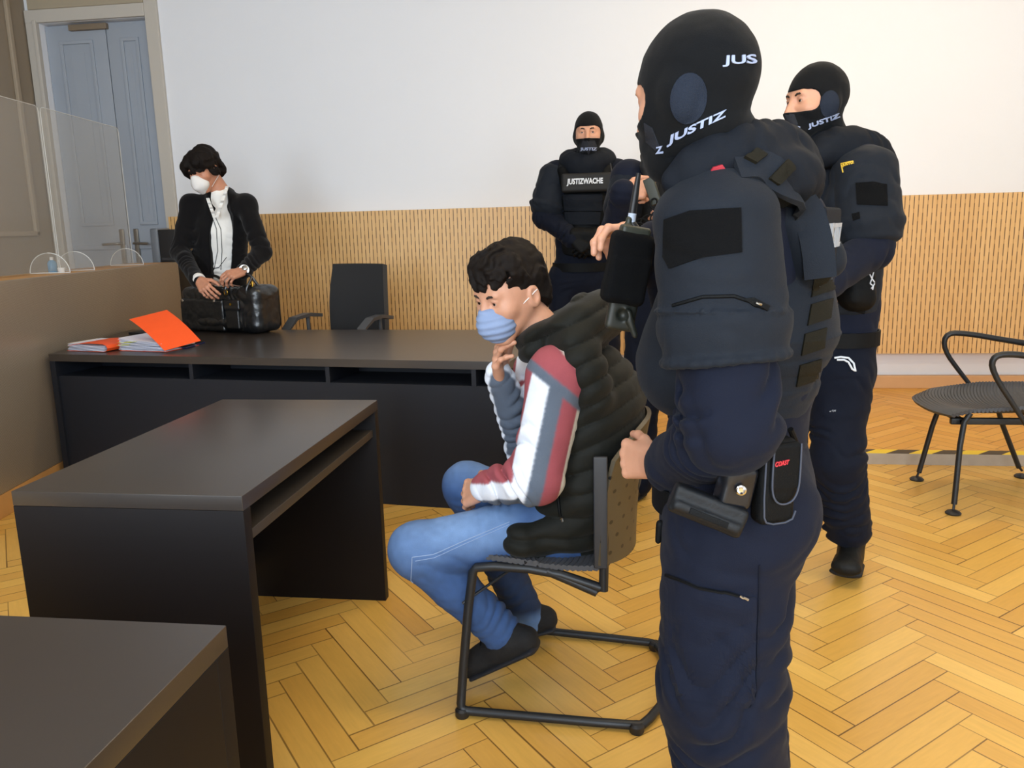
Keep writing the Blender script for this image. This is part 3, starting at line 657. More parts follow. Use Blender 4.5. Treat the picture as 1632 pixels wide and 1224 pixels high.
for k in range(5):
    a = k*2*math.pi/5+.3; st = MB().tube([(-1.78, 5.12, .2), (-1.78+.29*math.cos(a), 5.12+.29*math.sin(a), PZ+.065)], [.024, .013], 8).build('base_spoke', BLACKM, oc)
    MB().lathe([(.026, -.015), (.028, 0), (.026, .015)], (-1.78+.29*math.cos(a), 5.12+.29*math.sin(a), PZ+.028), (-math.sin(a), math.cos(a), 0), 14).build('caster', BLACKP, st)
# dark cabinet-like chair back between bench and woman
p0, p1, p2 = at(246, 364, 6.1), at(262, 360, 6.1), at(288, 366, 6.1)
lo_ = thing('loudspeaker_cabinet', 'dark upright cabinet with silver side behind the bench by the grey door', 'cabinet', (p0[0]+.12, 6.12, PZ))
MB().box((p0[0], 6.02, PZ), (p0[0]+.07, 6.22, p0[2]), .02).build('side_panel', mat('silver_grey_side', '#7f868f', .35, .5), lo_)
k_ = MB().box((p0[0]+.071, 6.02, PZ), (p2[0], 6.22, p0[2]-.012), .01)
k_.build('housing', BLACKP, lo_)
sl = MB()
for i_ in range(18): sl.box((p0[0]+.09, 6.012, .2+i_*.055), (p2[0]-.02, 6.022, .22+i_*.055))
sl.build('grille', mat('grille_grey', '#3a3a3c', .5), lo_)
# ------------------------------------------------------------------ files, bag
ORANGE = mat('orange_card', '#f2561c', .5, var=.04); PAPER = mat('paper_edges', '#dfe0ec', .8); YEL = mat('yellow_marker', '#e6e36a', .6); CREAM = mat('cream_paper', '#efe3cc', .7)
def oriented(px0, px1, z=DH):
    a = atz(*px0, z); b = atz(*px1, z); x = nz((b-a)*V3(1, 1, 0)); return a, x, V3(-x[1], x[0], 0), np.linalg.norm(b-a)
def sheetstack(m, o, x, y, w, d, z0, n, fan, jit):
    r = np.random.RandomState(int(fan*1000)+n)
    for i in range(n):
        a = r.uniform(-jit, jit); dx = r.uniform(-.006, .006); dy = r.uniform(-.008, .004); zz = z0+i*.0022
        x2 = x*math.cos(a)+y*math.sin(a); y2 = -x*math.sin(a)+y*math.cos(a)
        G = [[o+x2*(dx+w*u)+y2*(dy+d*v)+V3(0, 0, zz+fan*i/n*(1-u)**2+.0015*math.sin(9*u+i)) for v in (0, .33, .66, 1)] for u in np.linspace(0, 1, 9)]
        m.sheet(G, .0011)
# closed folder
o, x, y, L_ = oriented((108, 559), (166, 561))
f1 = thing('file_folder', 'closed orange folder bulging with papers, the leftmost on the long desk', 'folder', o)
m = MB(); sheetstack(m, o+x*.01, x, y, L_*1.0, .22, .003, 13, .012, .05); m.build('papers', PAPER, f1, False)
G = [[o+x*a+y*d+V3(0, 0, h_) for d in (-.004, .12, .225)] for a, h_ in [(.0, .0015), (L_*.5, .0015), (L_+.0, .0015), (L_+.02, .006), (L_+.03, .02), (L_+.02, .036), (L_, .043), (L_*.6, .045), (L_*.3, .04), (.01, .028)]]
MB().sheet(G, .0016).build('cover', ORANGE, f1)
m = MB(); G = [[o+x*(.0+a)+y*(.03+d)+V3(0, 0, .036+.03*a) for d in (0, .2)] for a in (-.03, .1, .2)]
m.sheet(G, .001).build('loose_sheet', CREAM, f1)
# open folder
o, x, y, L_ = oriented((192, 559), (262, 561))
f2 = thing('file_folder', 'orange folder with raised cover over a thick paper stack, beside the handbag', 'folder', o)
m = MB(); sheetstack(m, o, x, y, L_*1.02, .24, .003, 22, .02, .06); m.build('papers', PAPER, f2, False)
m = MB()
for i_, (a, h_) in enumerate([(.0, .03), (.03, .034), (.01, .045), (.05, .048), (.08, .052)]): G = [[o+x*(a-.012+u)+y*(-.012+v)+V3(0, 0, h_) for v in (0, .05)] for u in (0, .05)]; m.sheet(G, .0008)
m.build('sticky_notes', YEL, f2, False)
G = [[o+x*(u)+y*v+V3(0, 0, .0015) for v in (-.003, .25)] for u in np.linspace(.0, L_+.02, 4)]
MB().sheet(G, .0014).build('back_cover', ORANGE, f2)
q0, q1, q2, q3 = atz(262, 559, .735), at(320, 543, 3.98), at(266, 494, 4.15), at(206, 509, 4.05)
G = [[(q0*(1-a)+q1*a)*(1-b)+(q3*(1-a)+q2*a)*b+V3(0, 0, .012*math.sin(math.pi*b)) for a in np.linspace(0, 1, 6)] for b in np.linspace(0, 1, 10)]
MB().sheet(G, .0016).build('cover', ORANGE, f2)
# dark folder behind and phone
o, x, y, L_ = oriented((196, 541), (238, 534))
tag(MB().box((0, 0, 0), (L_*1.2, .14, .014), .003, np.stack([x, y, V3(0, 0, 1)], 1), o+V3(0, 0, .0)+V3(.02, .20, 0)).build('document_wallet', mat('black_wallet', '#1c1b1d', .5)), 'flat black wallet lying behind the two orange folders', 'wallet')
o, x, y, L_ = oriented((297, 556), (327, 547))
ph = thing('smartphone', 'dark blue smartphone lying beside the raised orange cover', 'phone', o)
MB().box((0, 0, 0), (L_, .075, .009), .004, np.stack([x, y, V3(0, 0, 1)], 1), o+V3(0, 0, .0)).build('phone_body', mat('navy_case', '#1a2550', .3), ph)
MB().box((.004, .004, .009), (L_-.004, .071, .0096), 0, np.stack([x, y, V3(0, 0, 1)], 1), o).build('phone_screen', mat('dark_glass', '#0c0e14', .08), ph)
# handbag
LEA = mat('black_leather', '#101316', .28, var=.2, vscale=30, bump=.35, bscale=120, spec=.7); BRASS = mat('brass', '#c8a040', .25, 1); STEEL = mat('snap_steel', '#d8d8d8', .15, 1)
bo, bx, by, bL = oriented((293, 527), (412, 534)); RB = np.stack([bx, by, V3(0, 0, 1)], 1)
bo = bo+V3(0, 0, .005)
bag = thing('handbag', 'black leather handbag standing open on the long desk before the woman', 'bag', bo+bx*bL/2)
def bl_(a, n, z): return bo+bx*a+by*n+V3(0, 0, z)
Vb = Vol(); hB = at(330, 447, bo[1])[2]-DH
Vb.rbox(bl_(bL*.47, .10, hB*.43), (bL*.50, .095, hB*.43), RB, .05, k=.03); Vb.ell(bl_(bL*.45, .09, .06), (bL*.48, .12, .058), RB, k=.05)
Vb.rbox(bl_(bL*.88, .10, hB*.46), (bL*.14, .11, hB*.45), RB, .05, k=.02)
Vb.ell(bl_(bL*.36, .10, hB*.92), (bL*.33, .062, hB*.30), RB, 's', .012)
Vb.wrinkle(bl_(0, .1, .05), bl_(bL, .1, .22), .003, .055, .25, 3); Vb.rough(.0025, .035, 5)
Vb.build('bag_body', LEA, .0035, bag)
m = Vol(); m.rbox(bl_(bL*.31, -.006, hB*.33), (bL*.29, .016, hB*.31), RB, .015); m.rough(.0025, .04, 2); m.build('front_pocket', LEA, .003, bag)
m = Vol(); m.rbox(bl_(bL*.72, -.008, hB*.30), (bL*.085, .018, hB*.22), RB, .012); m.rbox(bl_(bL*.72, -.014, hB*.55), (bL*.10, .012, hB*.10), RB, .01); m.build('side_pocket', LEA, .003, bag)
for a, z in ((.07, .60), (.50, .61)): MB().lathe([(.010, 0), (.010, .003), (.006, .005)], bl_(bL*a, -.022, hB*z), -by, 18).build('snap_button', STEEL, bag)
MB().lathe([(.008, 0), (.008, .003)], bl_(bL*.72, -.027, hB*.56), -by, 16).build('snap_button', BRASS, bag)
m = MB()
for a in (.62, .63, .90): m.tube([bl_(bL*a, .0, hB*.70), bl_(bL*a+.005, -.012, hB*.85), bl_(bL*a+.02, .03, hB*1.06)], .008, 8, smooth=2)
m.tube([bl_(bL*.60, .02, hB*.80), bl_(bL*.58, .01, hB*1.02), bl_(bL*.45, .03, hB*1.1), bl_(bL*.35, .03, hB*1.07)], .009, 10, smooth=3)
m.tube([bl_(bL*.92, .08, hB*.9), bl_(bL*.88, .05, hB*1.12), bl_(bL*.7, .05, hB*1.18), bl_(bL*.6, .06, hB*1.0)], .009, 10, smooth=3)
m.build('handle', LEA, bag)
m = MB(); m.tube([bl_(bL*.655+.014*math.cos(t), -.016, hB*.78+.017*math.sin(t)) for t in np.linspace(0, 2*math.pi, 17)[:-1]], .0028, 8, closed=True).build('ring', BRASS, bag)
MB().box((-.008, -.004, -.02), (.008, .004, .02), .003, RB, bl_(bL*.94, .02, hB*.93)).build('zip_pull', BRASS, bag)
m = MB(); G = [[bl_(bL*a, .05+.10*b, hB*(.90+.05*math.sin(7*a)*b)) for a in np.linspace(.26, .58, 9)] for b in np.linspace(0, 1, 6)]; m.sheet(G, .003).build('lining', mat('pink_beige_lining', '#9c7a6c', .7), bag)
# ------------------------------------------------------------------ people: anatomy helpers
SKIN = mat('skin', '#c99478', .5, var=.10, vscale=40, bump=.15, bscale=300, sss=.15, attr=False)
SKIN2 = mat('skin_warm', '#bd8468', .5, var=.10, vscale=40, bump=.15, bscale=300, sss=.15)
EYEW = mat('eye_white', '#d8d4cf', .2); IRIS = mat('iris_brown', '#2a1c14', .15); BROW = mat('brow_hair', '#2b1e16', .8)
def head_ops(Vv, o, R, s=1., soft=False, grow=0., neck=None, k=1.):
    """skull, jaw, nose, brow, sockets, lips, ears; local axes left, forward, up"""
    o = np.array(o, float)
    def P(x, y, z): return o+R@(np.array([x, y, z])*s)
    g = grow/s
    Vv.ell(P(0, -.012, .038), np.array([.076+g, .097+g, .093+g])*s, R, k=.02*s)
    Vv.ell(P(0, .030, .005), np.array([.066+g, .060+g, .075+g])*s, R, k=.03*s)
    Vv.limb(P(0, .045, -.02), P(0, .052, -.082), (.055*s+grow, .046*s+grow), (.030*s+grow, .030*s+grow), R[:, 0], k=.03*s)
    for x in (-1, 1):
        Vv.limb(P(.052*x, .005, -.03), P(.022*x, .070, -.097), .020*s+grow, .015*s+grow, k=.025*s)
        Vv.ell(P(.043*x, .060, -.018), np.array([.022+g]*3)*s, k=.02*s)
    Vv.ell(P(0, .077, -.098), np.array([.018+g, .014+g, .014+g])*s, R, k=.015*s)
    nk = neck if neck is not None else P(0, -.045, -.19)
    Vv.limb(P(0, -.018, -.045), nk, .056*s+grow, .062*s+grow, k=.025*s)
    if soft:
        Vv.limb(P(0, .090, .012), P(0, .106, -.026), .011*s+grow, .014*s+grow, k=.02*s); Vv.ell(P(0, .080, -.062), np.array([.034+g, .026+g, .030+g])*s, R, k=.02*s); Vv.ell(P(0, .074, -.092), np.array([.026+g, .020+g, .020+g])*s, R, k=.02*s)
        for x in (-1, 1): Vv.ell(P(.072*x, -.008, -.005), np.array([.016+g*.6, .022+g, .03+g])*s, R, k=.02*s)
        return P
    Vv.limb(P(-.034, .078, .030), P(.034, .078, .030), .014*s, .014*s, k=.014*s)
    for x in (-1, 1):
        Vv.ell(P(.032*x, .097, .010), np.array([.019, .016, .013])*s, R, 's', .012*s)
        Vv.ell(P(.031*x, .0775, .010), np.array([.0150, .0135, .0125])*s, R, k=.003*s)
        Vv.ell(P(.031*x, .0935, .0088), np.array([.0125, .008, .0042])*s, R, 's', .002*s)
        Vv.path([P(.020*x, .0855, .0165), P(.031*x, .0905, .0185), P(.043*x, .083, .0155)], .0028*s, .003*s)
        Vv.limb(P(.010*x, .098, -.030), P(.013*x, .094, -.030), .0085*s, .007*s, k=.006*s)
        Vv.ell(P(.0065*x, .104, -.0385), np.array([.0035, .005, .004])*s, R, 's', .002*s)
        e = P(.0785*x, -.012, -.004)
        Vv.ell(e, np.array([.008, .019, .031])*s, R, k=.008*s); Vv.ell(e+R@np.array([.007*x, .003, .004])*s, np.array([.006, .011, .019])*s, R, 's', .005*s)
    Vv.limb(P(0, .090, .018), P(0, .112, -.026), .0085*s, .0115*s, k=.012*s)
    Vv.ell(P(0, .094, -.060), np.array([.023, .010, .0075])*s, R, k=.008*s); Vv.ell(P(0, .093, -.071), np.array([.019, .010, .007])*s, R, k=.006*s)
    Vv.limb(P(-.022, .103, -.0655), P(.022, .103, -.0655), .002*s, .002*s, op='s', k=.003*s)
    return P
def eyes(P, R, s, parent, half=False, iris=None):
    for x in (-1, 1):
        c = P(.031*x, .0775, .010); m = MB(); d = R[:, 1]
        m.lathe([(.0002, -.0118*s), (.008*s, -.0085*s), (.0118*s, 0), (.0100*s, .006*s), (.0060*s, .0102*s), (.0002, .0118*s)], c, d, 20).build('eyeball', EYEW, parent)
        MB().lathe([(.0058*s, .0100*s), (.0050*s, .0113*s), (.0002, .0124*s)], c, d, 16).build('iris', iris or IRIS, parent)
def brows(P, s, parent):
    for x in (-1, 1):
        v = Vol(); v.path([P(.013*x, .0925, .026), P(.030*x, .0955, .0325), P(.047*x, .080, .027)], [.0030*s, .0034*s, .002*s], .002); v.build('eyebrow', BROW, .0015, parent)
def hand_ops(Vv, w, f, n, side, curls=(.5, .5, .5, .5), spread=.06, thumb=(.5, .3), sc=1., tdir=(.72, .62, -.30), fore=None, bend2=.9):
    """w wrist; f towards the knuckles; n back of the hand; side +1 left hand, -1 right hand"""
    w = np.array(w, float); f = nz(f); n = nz(np.array(n)-f*(np.array(n)@f)); t = np.cross(f, n)*side; q = .001*sc
    tips = []
    kn = []
    for i, (a, b) in enumerate(((.088, .031), (.091, .0105), (.086, -.0105), (.078, -.030))):
        c = w+(f*a+t*b)*sc; kn.append(c)
        Vv.limb(w+(f*.004+t*b*.45)*sc, c, .0155*sc, .0118*sc, k=.012*sc)
        Vv.ell(c+n*.003*sc, np.array([.0098]*3)*sc, k=.006)
    Vv.limb(w+(t*.014+f*.02-n*.004)*sc, w+(t*.02+f*.06-n*.006)*sc, .017*sc, .013*sc, k=.012); Vv.limb(w+(-t*.02+f*.02-n*.004)*sc, w+(-t*.024+f*.06-n*.004)*sc, .013*sc, .011*sc, k=.012)
    L = ((.043, .026, .020), (.047, .030, .021), (.043, .028, .021), (.034, .021, .018)); rr = (.0088, .0091, .0086, .0075)
    for i in range(4):
        p = kn[i]; cu = curls[i] if hasattr(curls[i], '__len__') else (curls[i], curls[i]*1.25, curls[i]*bend2*.8)
        ang = 0; sp = spread*(1.5-i); r = rr[i]*sc
        for j in range(3):
            ang += cu[j]; d = nz(f*math.cos(ang)-n*math.sin(ang)+t*sp*max(0, math.cos(ang))); e = p+d*L[i][j]*sc
            Vv.limb(p, e, r*(1-.07*j), r*(1-.07*(j+1)), k=.0045 if j else .007)
            Vv.ell(p, np.array([r*1.06]*3), k=.003)
            p = e
        tips.append(p)
    b0 = w+(f*.020+t*.022-n*.006)*sc; d0 = nz(f*tdir[1]+t*tdir[0]+n*tdir[2]); p1 = b0+d0*.043*sc
    Vv.limb(b0, p1, .0155*sc, .0115*sc, k=.012)
    d1 = nz(d0*math.cos(thumb[0])+(f*.75-t*.55-n*.25)*math.sin(thumb[0])); p2 = p1+d1*.033*sc; Vv.limb(p1, p2, .0108*sc, .0098*sc, k=.005)
    d2 = nz(d1*math.cos(thumb[1])+(f*.5-t*.8-n*.3)*math.sin(thumb[1])); p3 = p2+d2*.027*sc; Vv.limb(p2, p3, .0098*sc, .0082*sc, k=.004)
    if fore is not None: Vv.limb(w+f*.008*sc, fore, (.027*sc, .020*sc), (.030*sc, .025*sc), t, k=.012)
    else: Vv.limb(w+f*.008*sc, w-f*.05*sc, (.027*sc, .020*sc), (.028*sc, .024*sc), t, k=.012)
    return kn, tips
def core_body(J, g=0.):
    """whole figure under the clothes"""
    v = Vol(); S = nz(J['SL']-J['SR'])
    v.limb(J['P'], J['C'], (.12, .08), (.12, .08), S, k=.04); v.limb(J['C'], J['N'], (.11, .07), (.055, .055), S, k=.04)
    v.limb(J['SL']-V3(0, 0, .03), J['SR']-V3(0, 0, .03), .028, .028, k=.02)
    for q in 'LR':
        v.limb(J['S'+q], J['E'+q], .038, .034, k=.02); v.limb(J['E'+q], J['W'+q], .034, .026, k=.02)
        v.limb(J['H'+q], J['K'+q], .082, .055, k=.04); v.limb(J['K'+q], J['A'+q], .050, .034, k=.02); v.limb(J['A'+q]-V3(0, 0, .03), J['A'+q]-V3(0, 0, .03)+(J['T'+q]-J['A'+q])*.42, .022, .016, k=.02)
    return v
def straighten(J):
    for k in J: J[k] = np.array(J[k], float)
    return J
BAL = mat('balaclava_knit', '#0d0f12', .85, spec=.14, var=.12, vscale=90, bump=.35, bscale=900, sheen=.05)
BALM = mat('balaclava_mesh', '#222936', .7, spec=.14, var=.2, vscale=500, bump=.8, bscale=700)
BALG = mat('balaclava_grey_mesh', '#292b31', .7, spec=.14, var=.15, vscale=500, bump=.6, bscale=700)
LET = mat('knitted_lettering', '#9aa6c4', .8); LETW = mat('white_lettering', '#d9dde4', .6); LETG = mat('grey_lettering', '#a3a6ab', .6)
NAVY = mat('navy_uniform_cloth', '#121726', .8, spec=.14, var=.10, vscale=25, bump=.3, bscale=500, sheen=.03); NAVY2 = mat('dark_navy_cloth', '#0e1320', .8, spec=.14, var=.12, vscale=20, bump=.3, bscale=500, sheen=.02)
SLATE = mat('slate_vest_nylon', '#1a1f27', .72, spec=.14, var=.08, vscale=25, bump=.35, bscale=600, sheen=.03); SLATE2 = mat('slate_webbing', '#161a21', .8, spec=.14, bump=.4, bscale=500)
VELCRO = mat('velcro_black', '#0a0b0d', .95, spec=.14, var=.15, vscale=400, bump=.6, bscale=900); OLIVEW = mat('olive_webbing', '#1c1a13', .8, spec=.14, bump=.4, bscale=500)
BLK = mat('black_nylon', '#0a0c0e', .6, spec=.14, var=.15, vscale=30, bump=.35, bscale=500); BOOT = mat('boot_leather', '#1b1b1a', .5, spec=.14, var=.3, vscale=40, bump=.4, bscale=200); SOLE = mat('rubber_sole', '#101010', .8)
def to_px(p):
    d = np.asarray(p, float)-CAM; z = d@FW; return np.array([W/2+F_PX*(d@RT)/z, H/2-F_PX*(d@UP)/z])
def hit(tree, px, py, off=.001):
    d = Vector(ray(px, py)).normalized(); h, n, i, t = tree.ray_cast(Vector(CAM), d)
    if h is None: return None
    if n.dot(d) > 0: n = -n
    return np.array(h+n*off)
def line_on(tree, pts, r, name, m, parent, off=.0, n=14, seg=6):
    P = []
    for a, b in zip(pts, pts[1:]): P += [(a[0]+(b[0]-a[0])*t, a[1]+(b[1]-a[1])*t) for t in np.linspace(0, 1, n, endpoint=False)]
    P.append(pts[-1]); Q = [hit(tree, *p, off) for p in P]; Q = [q for q in Q if q is not None]
    return MB().tube(Q, r, seg).build(name, m, parent) if len(Q) > 2 else None
def balaclava(root, o, R, s, res, neck, sy=.112):
    v = Vol(); P = head_ops(v, o, R, s, soft=True, grow=.006, neck=neck)
    v.rbox(P(0, sy, .008), (np.array([.110, .074, .0345])*s), R, .032*s, 'g')
    v.wrinkle(P(0, -.02, -.06), P(0, -.04, -.2), .003, .035, .12, 7); v.rough(.0012, .03, 3)
    return v.build('balaclava', BAL, res, root), P
def boot(root, a, t, name='boot', res=.005, m=None, lace=True, heelback=.055, w=.046, sm=None):
    a = np.array(a, float); t = np.array(t, float); f = nz((t-a)*V3(1, 1, 0)); sd = V3(-f[1], f[0], 0); base = min(a[2]-.09, t[2]-.02)
    ax = nz(V3(*(t-a))); 
    v = Vol(); v.limb(a+V3(0, 0, .09), a-V3(0, 0, .02), (.052, .056), (.045, .055), sd, k=.02)
    h = a-f*.02+V3(0, 0, -.06); v.limb(h, t-f*.03+V3(0, 0, .012), (w*.85, .04), (w, .030), sd, k=.03); v.limb(a-V3(0, 0, .0), t-f*.06+V3(0, 0, .02), (.036, .04), (.036, .025), sd, k=.03)
    v.rough(.002, .03, 4); b = v.build(name, m or BOOT, res, root)
    v = Vol(); z = V3(0, 0, .022); v.limb(a*V3(1, 1, 0)-f*.028+V3(0, 0, h[2]-.028), t*V3(1, 1, 0)-f*.032+V3(0, 0, t[2]-.012), (w*.95, .018), (w*1.1, .016), sd, k=.01); v.build('sole', sm or SOLE, res, b)
    if lace:
        mb = MB()
        for i in range(5):
            c = a+f*(.045+.018*i)+V3(0, 0, .045-.020*i); mb.tube([c+sd*.026, c+f*.004+V3(0, 0, .012), c-sd*.026], .003, 6, smooth=1)
        mb.build('lace', BLK, b)
    return b
def garment_legs(J, r0, r1, r2, sd, wr=.007, hipw=(.175, .125), res=.006, seed=1, bottom=.02):
    v = Vol(); v.limb(J['P']+V3(0, 0, .10), J['P']-V3(0, 0, .06), (hipw[0]*.93, hipw[1]*.93), hipw, sd, k=.04)
    for i, q in enumerate('LR'):
        H, K, A = J['H'+q], J['K'+q], J['A'+q]
        v.limb(H, K, r0, r1, k=.04); v.limb(K, A+nz(A-K)*bottom, r1, r2, k=.03)
        v.wrinkle(K+(H-K)*.45, K+(A-K)*.4, wr, .06, .2, seed+i); v.wrinkle(K+(A-K)*.55, A, wr*1.1, .045, .16, seed+3+i); v.wrinkle(H+V3(0, 0, .05), H+(K-H)*.5, wr*.6, .08, .2, seed+7+i)
    v.rough(.002, .05, seed); return v
def garment_top(J, S, tr, br, arms, wr=.007, seed=2, low=.0):
    """torso radii at chest and at belly, arm radii (shoulder, elbow, wrist)"""
    v = Vol(); v.limb(J['P']+V3(0, 0, low), J['C'], br, tr, S, k=.05)
    v.limb(J['C'], J['N']-V3(0, 0, .03), (tr[0]*.85, tr[1]*.85), (.085, .075), S, k=.06)
    for i, q in enumerate('LR'):
        Sh, E, Wr = J['S'+q], J['E'+q], J['W'+q]
        v.limb(J['C']+(Sh-J['C'])*.6+V3(0, 0, .03), Sh, arms[0]*.95, arms[0], k=.05)
        v.limb(Sh, E, arms[0], arms[1], k=.03); v.limb(E, Wr+nz(E-Wr)*.012, arms[1]*.98, arms[2], k=.025)
        v.wrinkle(Sh+(E-Sh)*.45, E, wr, .055, .16, seed+i); v.wrinkle(E, Wr, wr, .05, .13, seed+4+i)
        v.limb(Wr+nz(E-Wr)*.02, Wr-nz(E-Wr)*.005, arms[2]*1.08, arms[2]*1.03, k=.006)
    v.wrinkle(J['P'], J['C'], wr*.6, .09, .3, seed+9); v.rough(.002, .05, seed); return v
def vest(J, S, r_ch, r_be, drop=.06, pad=.0):
    Fd = nz(np.cross(S, [0, 0, 1]))*-1       # forward is set by the caller's S (left side): left x up = backward
    v = Vol(); a = J['P']+V3(0, 0, drop); c = J['C']+V3(0, 0, .02)
    v.limb(a, c, r_be, r_ch, S, k=.03, cap=.05)
    for s_ in (-1, 1):
        v.path([c+S*s_*.10+np.cross([0, 0, 1.], S)*-.02+V3(0, 0, .05), J['C']+(J['S'+('L' if s_ > 0 else 'R')]-J['C'])*.62+V3(0, 0, .085), c+S*s_*.11+V3(0, 0, .04)], .035, .03)
    return v
def common(J, root, ho, HR_, hs, hands, res_body=.014, res_head=.0035, res_hand=.0026, skin=SKIN, name='body'):
    vh = Vol(); P = head_ops(vh, ho, HR_, hs, neck=J['N']); parts = [core_body(J).mesh(res_body), vh.mesh(res_head)]
    for kw in hands:
        v = Vol(); hand_ops(v, **kw); parts.append(v.mesh(res_hand))
    V_, F_ = merge(*parts); return mesh_obj(name, V_, F_, skin, root), P
def belt(root, J, S, r, z=.0, name='belt', m=None, w=.026):
    v = Vol(); c = J['P']+V3(0, 0, z)
    mb = MB(); fr = np.cross([0, 0, 1.], S); ring = [c+S*r[0]*math.cos(t)+fr*r[1]*math.sin(t) for t in np.linspace(0, 2*math.pi, 49)]
    mb.sheet([[p+V3(0, 0, q) for q in (-w, 0, w)] for p in ring], .007); return mb.build(name, m or BLK, root)
def pouch(root, c, R, dims, m, res=.004, rd=.012, name='pouch', flap=True, rough=.0015):
    v = Vol(); v.rbox(c, np.array(dims)/2, R, rd)
    if flap: v.rbox(np.array(c)+R@np.array([0, dims[1]*.12, dims[2]*.22]), np.array([dims[0]*1.04, dims[1]*1.02, dims[2]*.56])/2, R, rd*.9, k=.002)
    v.rough(rough, .03, 2); return v.build(name, m, res, root)

# ================================================================== officer nearest the camera
def officer_near():
    J = straighten(dict(N=at(1178, 268, 1.46), C=at(1200, 440, 1.55), P=at(1165, 775, 1.57)))
    F_ = nz(V3(-.94, .34, 0)); S = nz(np.cross([0, 0, 1], F_))
    J['SL'] = at(1140, 362, 1.33); J['SR'] = J['C']*V3(2, 2, 0)-J['SL']*V3(1, 1, 0)+V3(0, 0, J['SL'][2])
    J['EL'] = at(1165, 680, 1.30); J['WL'] = at(1078, 738, 1.50); J['ER'] = at(1130, 560, 1.80); J['WR'] = at(1050, 398, 1.79)
    J['HL'] = at(1160, 850, 1.44); J['HR'] = J['HL']+V3(.035, .17, 0)
    J['KL'] = at(1148, 1100, 1.42); J['KR'] = J['KL']+V3(.03, .19, 0); J['AL'] = V3(J['KL'][0]+.05, 1.45, .10); J['AR'] = J['AL']+V3(.03, .22, 0)
    J['TL'] = J['AL']+F_*.17+V3(0, 0, -.075); J['TR'] = J['AR']+F_*.17+V3(0, 0, -.075)
    root = thing('person', 'nearest officer in navy uniform and black balaclava, one hand on the chair back', 'person', (J['P'][0], J['P'][1], 0), 'officers in balaclavas')
    HR_ = frame((-.81, .58, 0), .16); ho = at(1109, 158, 1.385); hs = .945
    body, P = common(J, root, ho, HR_, hs, [
        dict(w=at(1044, 738, 1.68), f=at(980, 728, 1.775)-at(1044, 738, 1.68), n=V3(-.45, -.85, .25), side=1, curls=((1.25, 1.3, .6),)*4, spread=.03, thumb=(.35, .3), sc=1.04, tdir=(.50, .80, -.25), fore=J['WL']),
        dict(w=J['WR'], f=at(1000, 370, 1.775)-J['WR'], n=V3(.25, .2, .8), side=-1, curls=((.55, .9, .5), (.6, .9, .5), (.7, .95, .5), (.85, 1, .5)), spread=.10, thumb=(.3, .4), sc=1.02, fore=J['WR']+(J['ER']-J['WR'])*.3)],
        res_head=.003, res_hand=.0022)
    eyes(P, HR_, hs, body); brows(P, hs, body)
    bal, _ = balaclava(root, ho, HR_, hs, .003, J['N'], .126)
    T = bvh(bal)
    patch(T, ellipse_px(1098, 157, 29, 41, 8), 'ear_mesh', BALM, bal, lift=.0006, thick=.0012)
    patch(T, [(1027, 196), (1040, 204), (1052, 236), (1046, 240), (1030, 226)], 'mouth_mesh', BALG, bal, 5, lift=.0004)
    lettering(T, 'JUS', [(1151, 107), (1206, 106), (1203, 87), (1153, 89)], LET, bal, bold=.02)
    lettering(T, 'JUSTIZ', [(1063, 234), (1156, 190), (1157, 174), (1066, 216)], LET, bal, bold=.03)
    lettering(T, 'Z', [(1046, 245), (1058, 243), (1056, 232), (1047, 234)], LET, bal, bold=.03)
    # trousers
    v = garment_legs(J, .118, .112, .105, S, .010, (.165, .135), seed=11)
    v.limb(J['P']+V3(0, 0, .02)-F_*.03, J['HL']-F_*.05+V3(0, 0, .05), .12, .11, k=.04)
    v.wrinkle(at(1200, 900, 1.4), at(1190, 1150, 1.4), .007, .09, .2, 3)
    tr = v.build('trousers', NAVY, .005, root); TT = bvh(tr)
    patch(TT, [(1062, 915), (1120, 935), (1178, 950), (1204, 952), (1202, 1118), (1190, 1128), (1080, 1112), (1062, 1040)], 'thigh_pocket', NAVY, tr, 12, lift=.001, thick=.003)
    line_on(TT, [(1064, 916), (1115, 936), (1176, 949)], .003, 'pocket_zip', BLK, tr, .004)
    line_on(TT, [(1178, 948), (1192, 955)], .0022, 'zip_pull', METAL, tr, .007)
    line_on(TT, [(1210, 900), (1207, 1000), (1204, 1110), (1196, 1128)], .0012, 'seam', NAVY2, tr, .002)
    # jacket
    v = garment_top(J, S, (.15, .125), (.14, .13), (.076, .073, .056), .013, 5, low=-.02)
    v.wrinkle(at(1230, 300, 1.45), at(1300, 560, 1.5), .008, .07, .2, 8)
    jk = v.build('jacket', NAVY, .0048, root)
    # vest
    v = Vol(); top = J['C']+V3(0, 0, .035)
    v.limb(J['P']+V3(0, 0, .21)-F_*.02, J['C']-V3(0, 0, .10), (.155, .128), (.158, .145), S, k=.03); v.limb(J['C']-V3(0, 0, .10), J['C']+V3(0, 0, .10)-F_*.01, (.158, .145), (.125, .112), S, k=.04, cap=.06)
    v.limb(J['P']+V3(0, 0, .24)+F_*.08, J['C']-V3(0, 0, .06)+F_*.08, (.12, .11), (.12, .10), S, k=.03)
    for s_ in (-1, 1):
        Sx = J['S'+('L' if s_ > 0 else 'R')]
        v.limb(Sx+S*s_*.02+V3(0, 0, -.02), Sx+S*s_*.20+V3(0, 0, -.04), .095, .13, op='s', k=.02)
        v.path([J['C']+F_*.11+S*s_*.09+V3(0, 0, .07), J['C']+F_*.03+S*s_*.115+V3(0, 0, .155), J['C']-F_*.07+S*s_*.10+V3(0, 0, .12), J['C']-F_*.12+S*s_*.09+V3(0, 0, .02)], .026, .02, smooth=2)
    ax0 = J['P'][2]
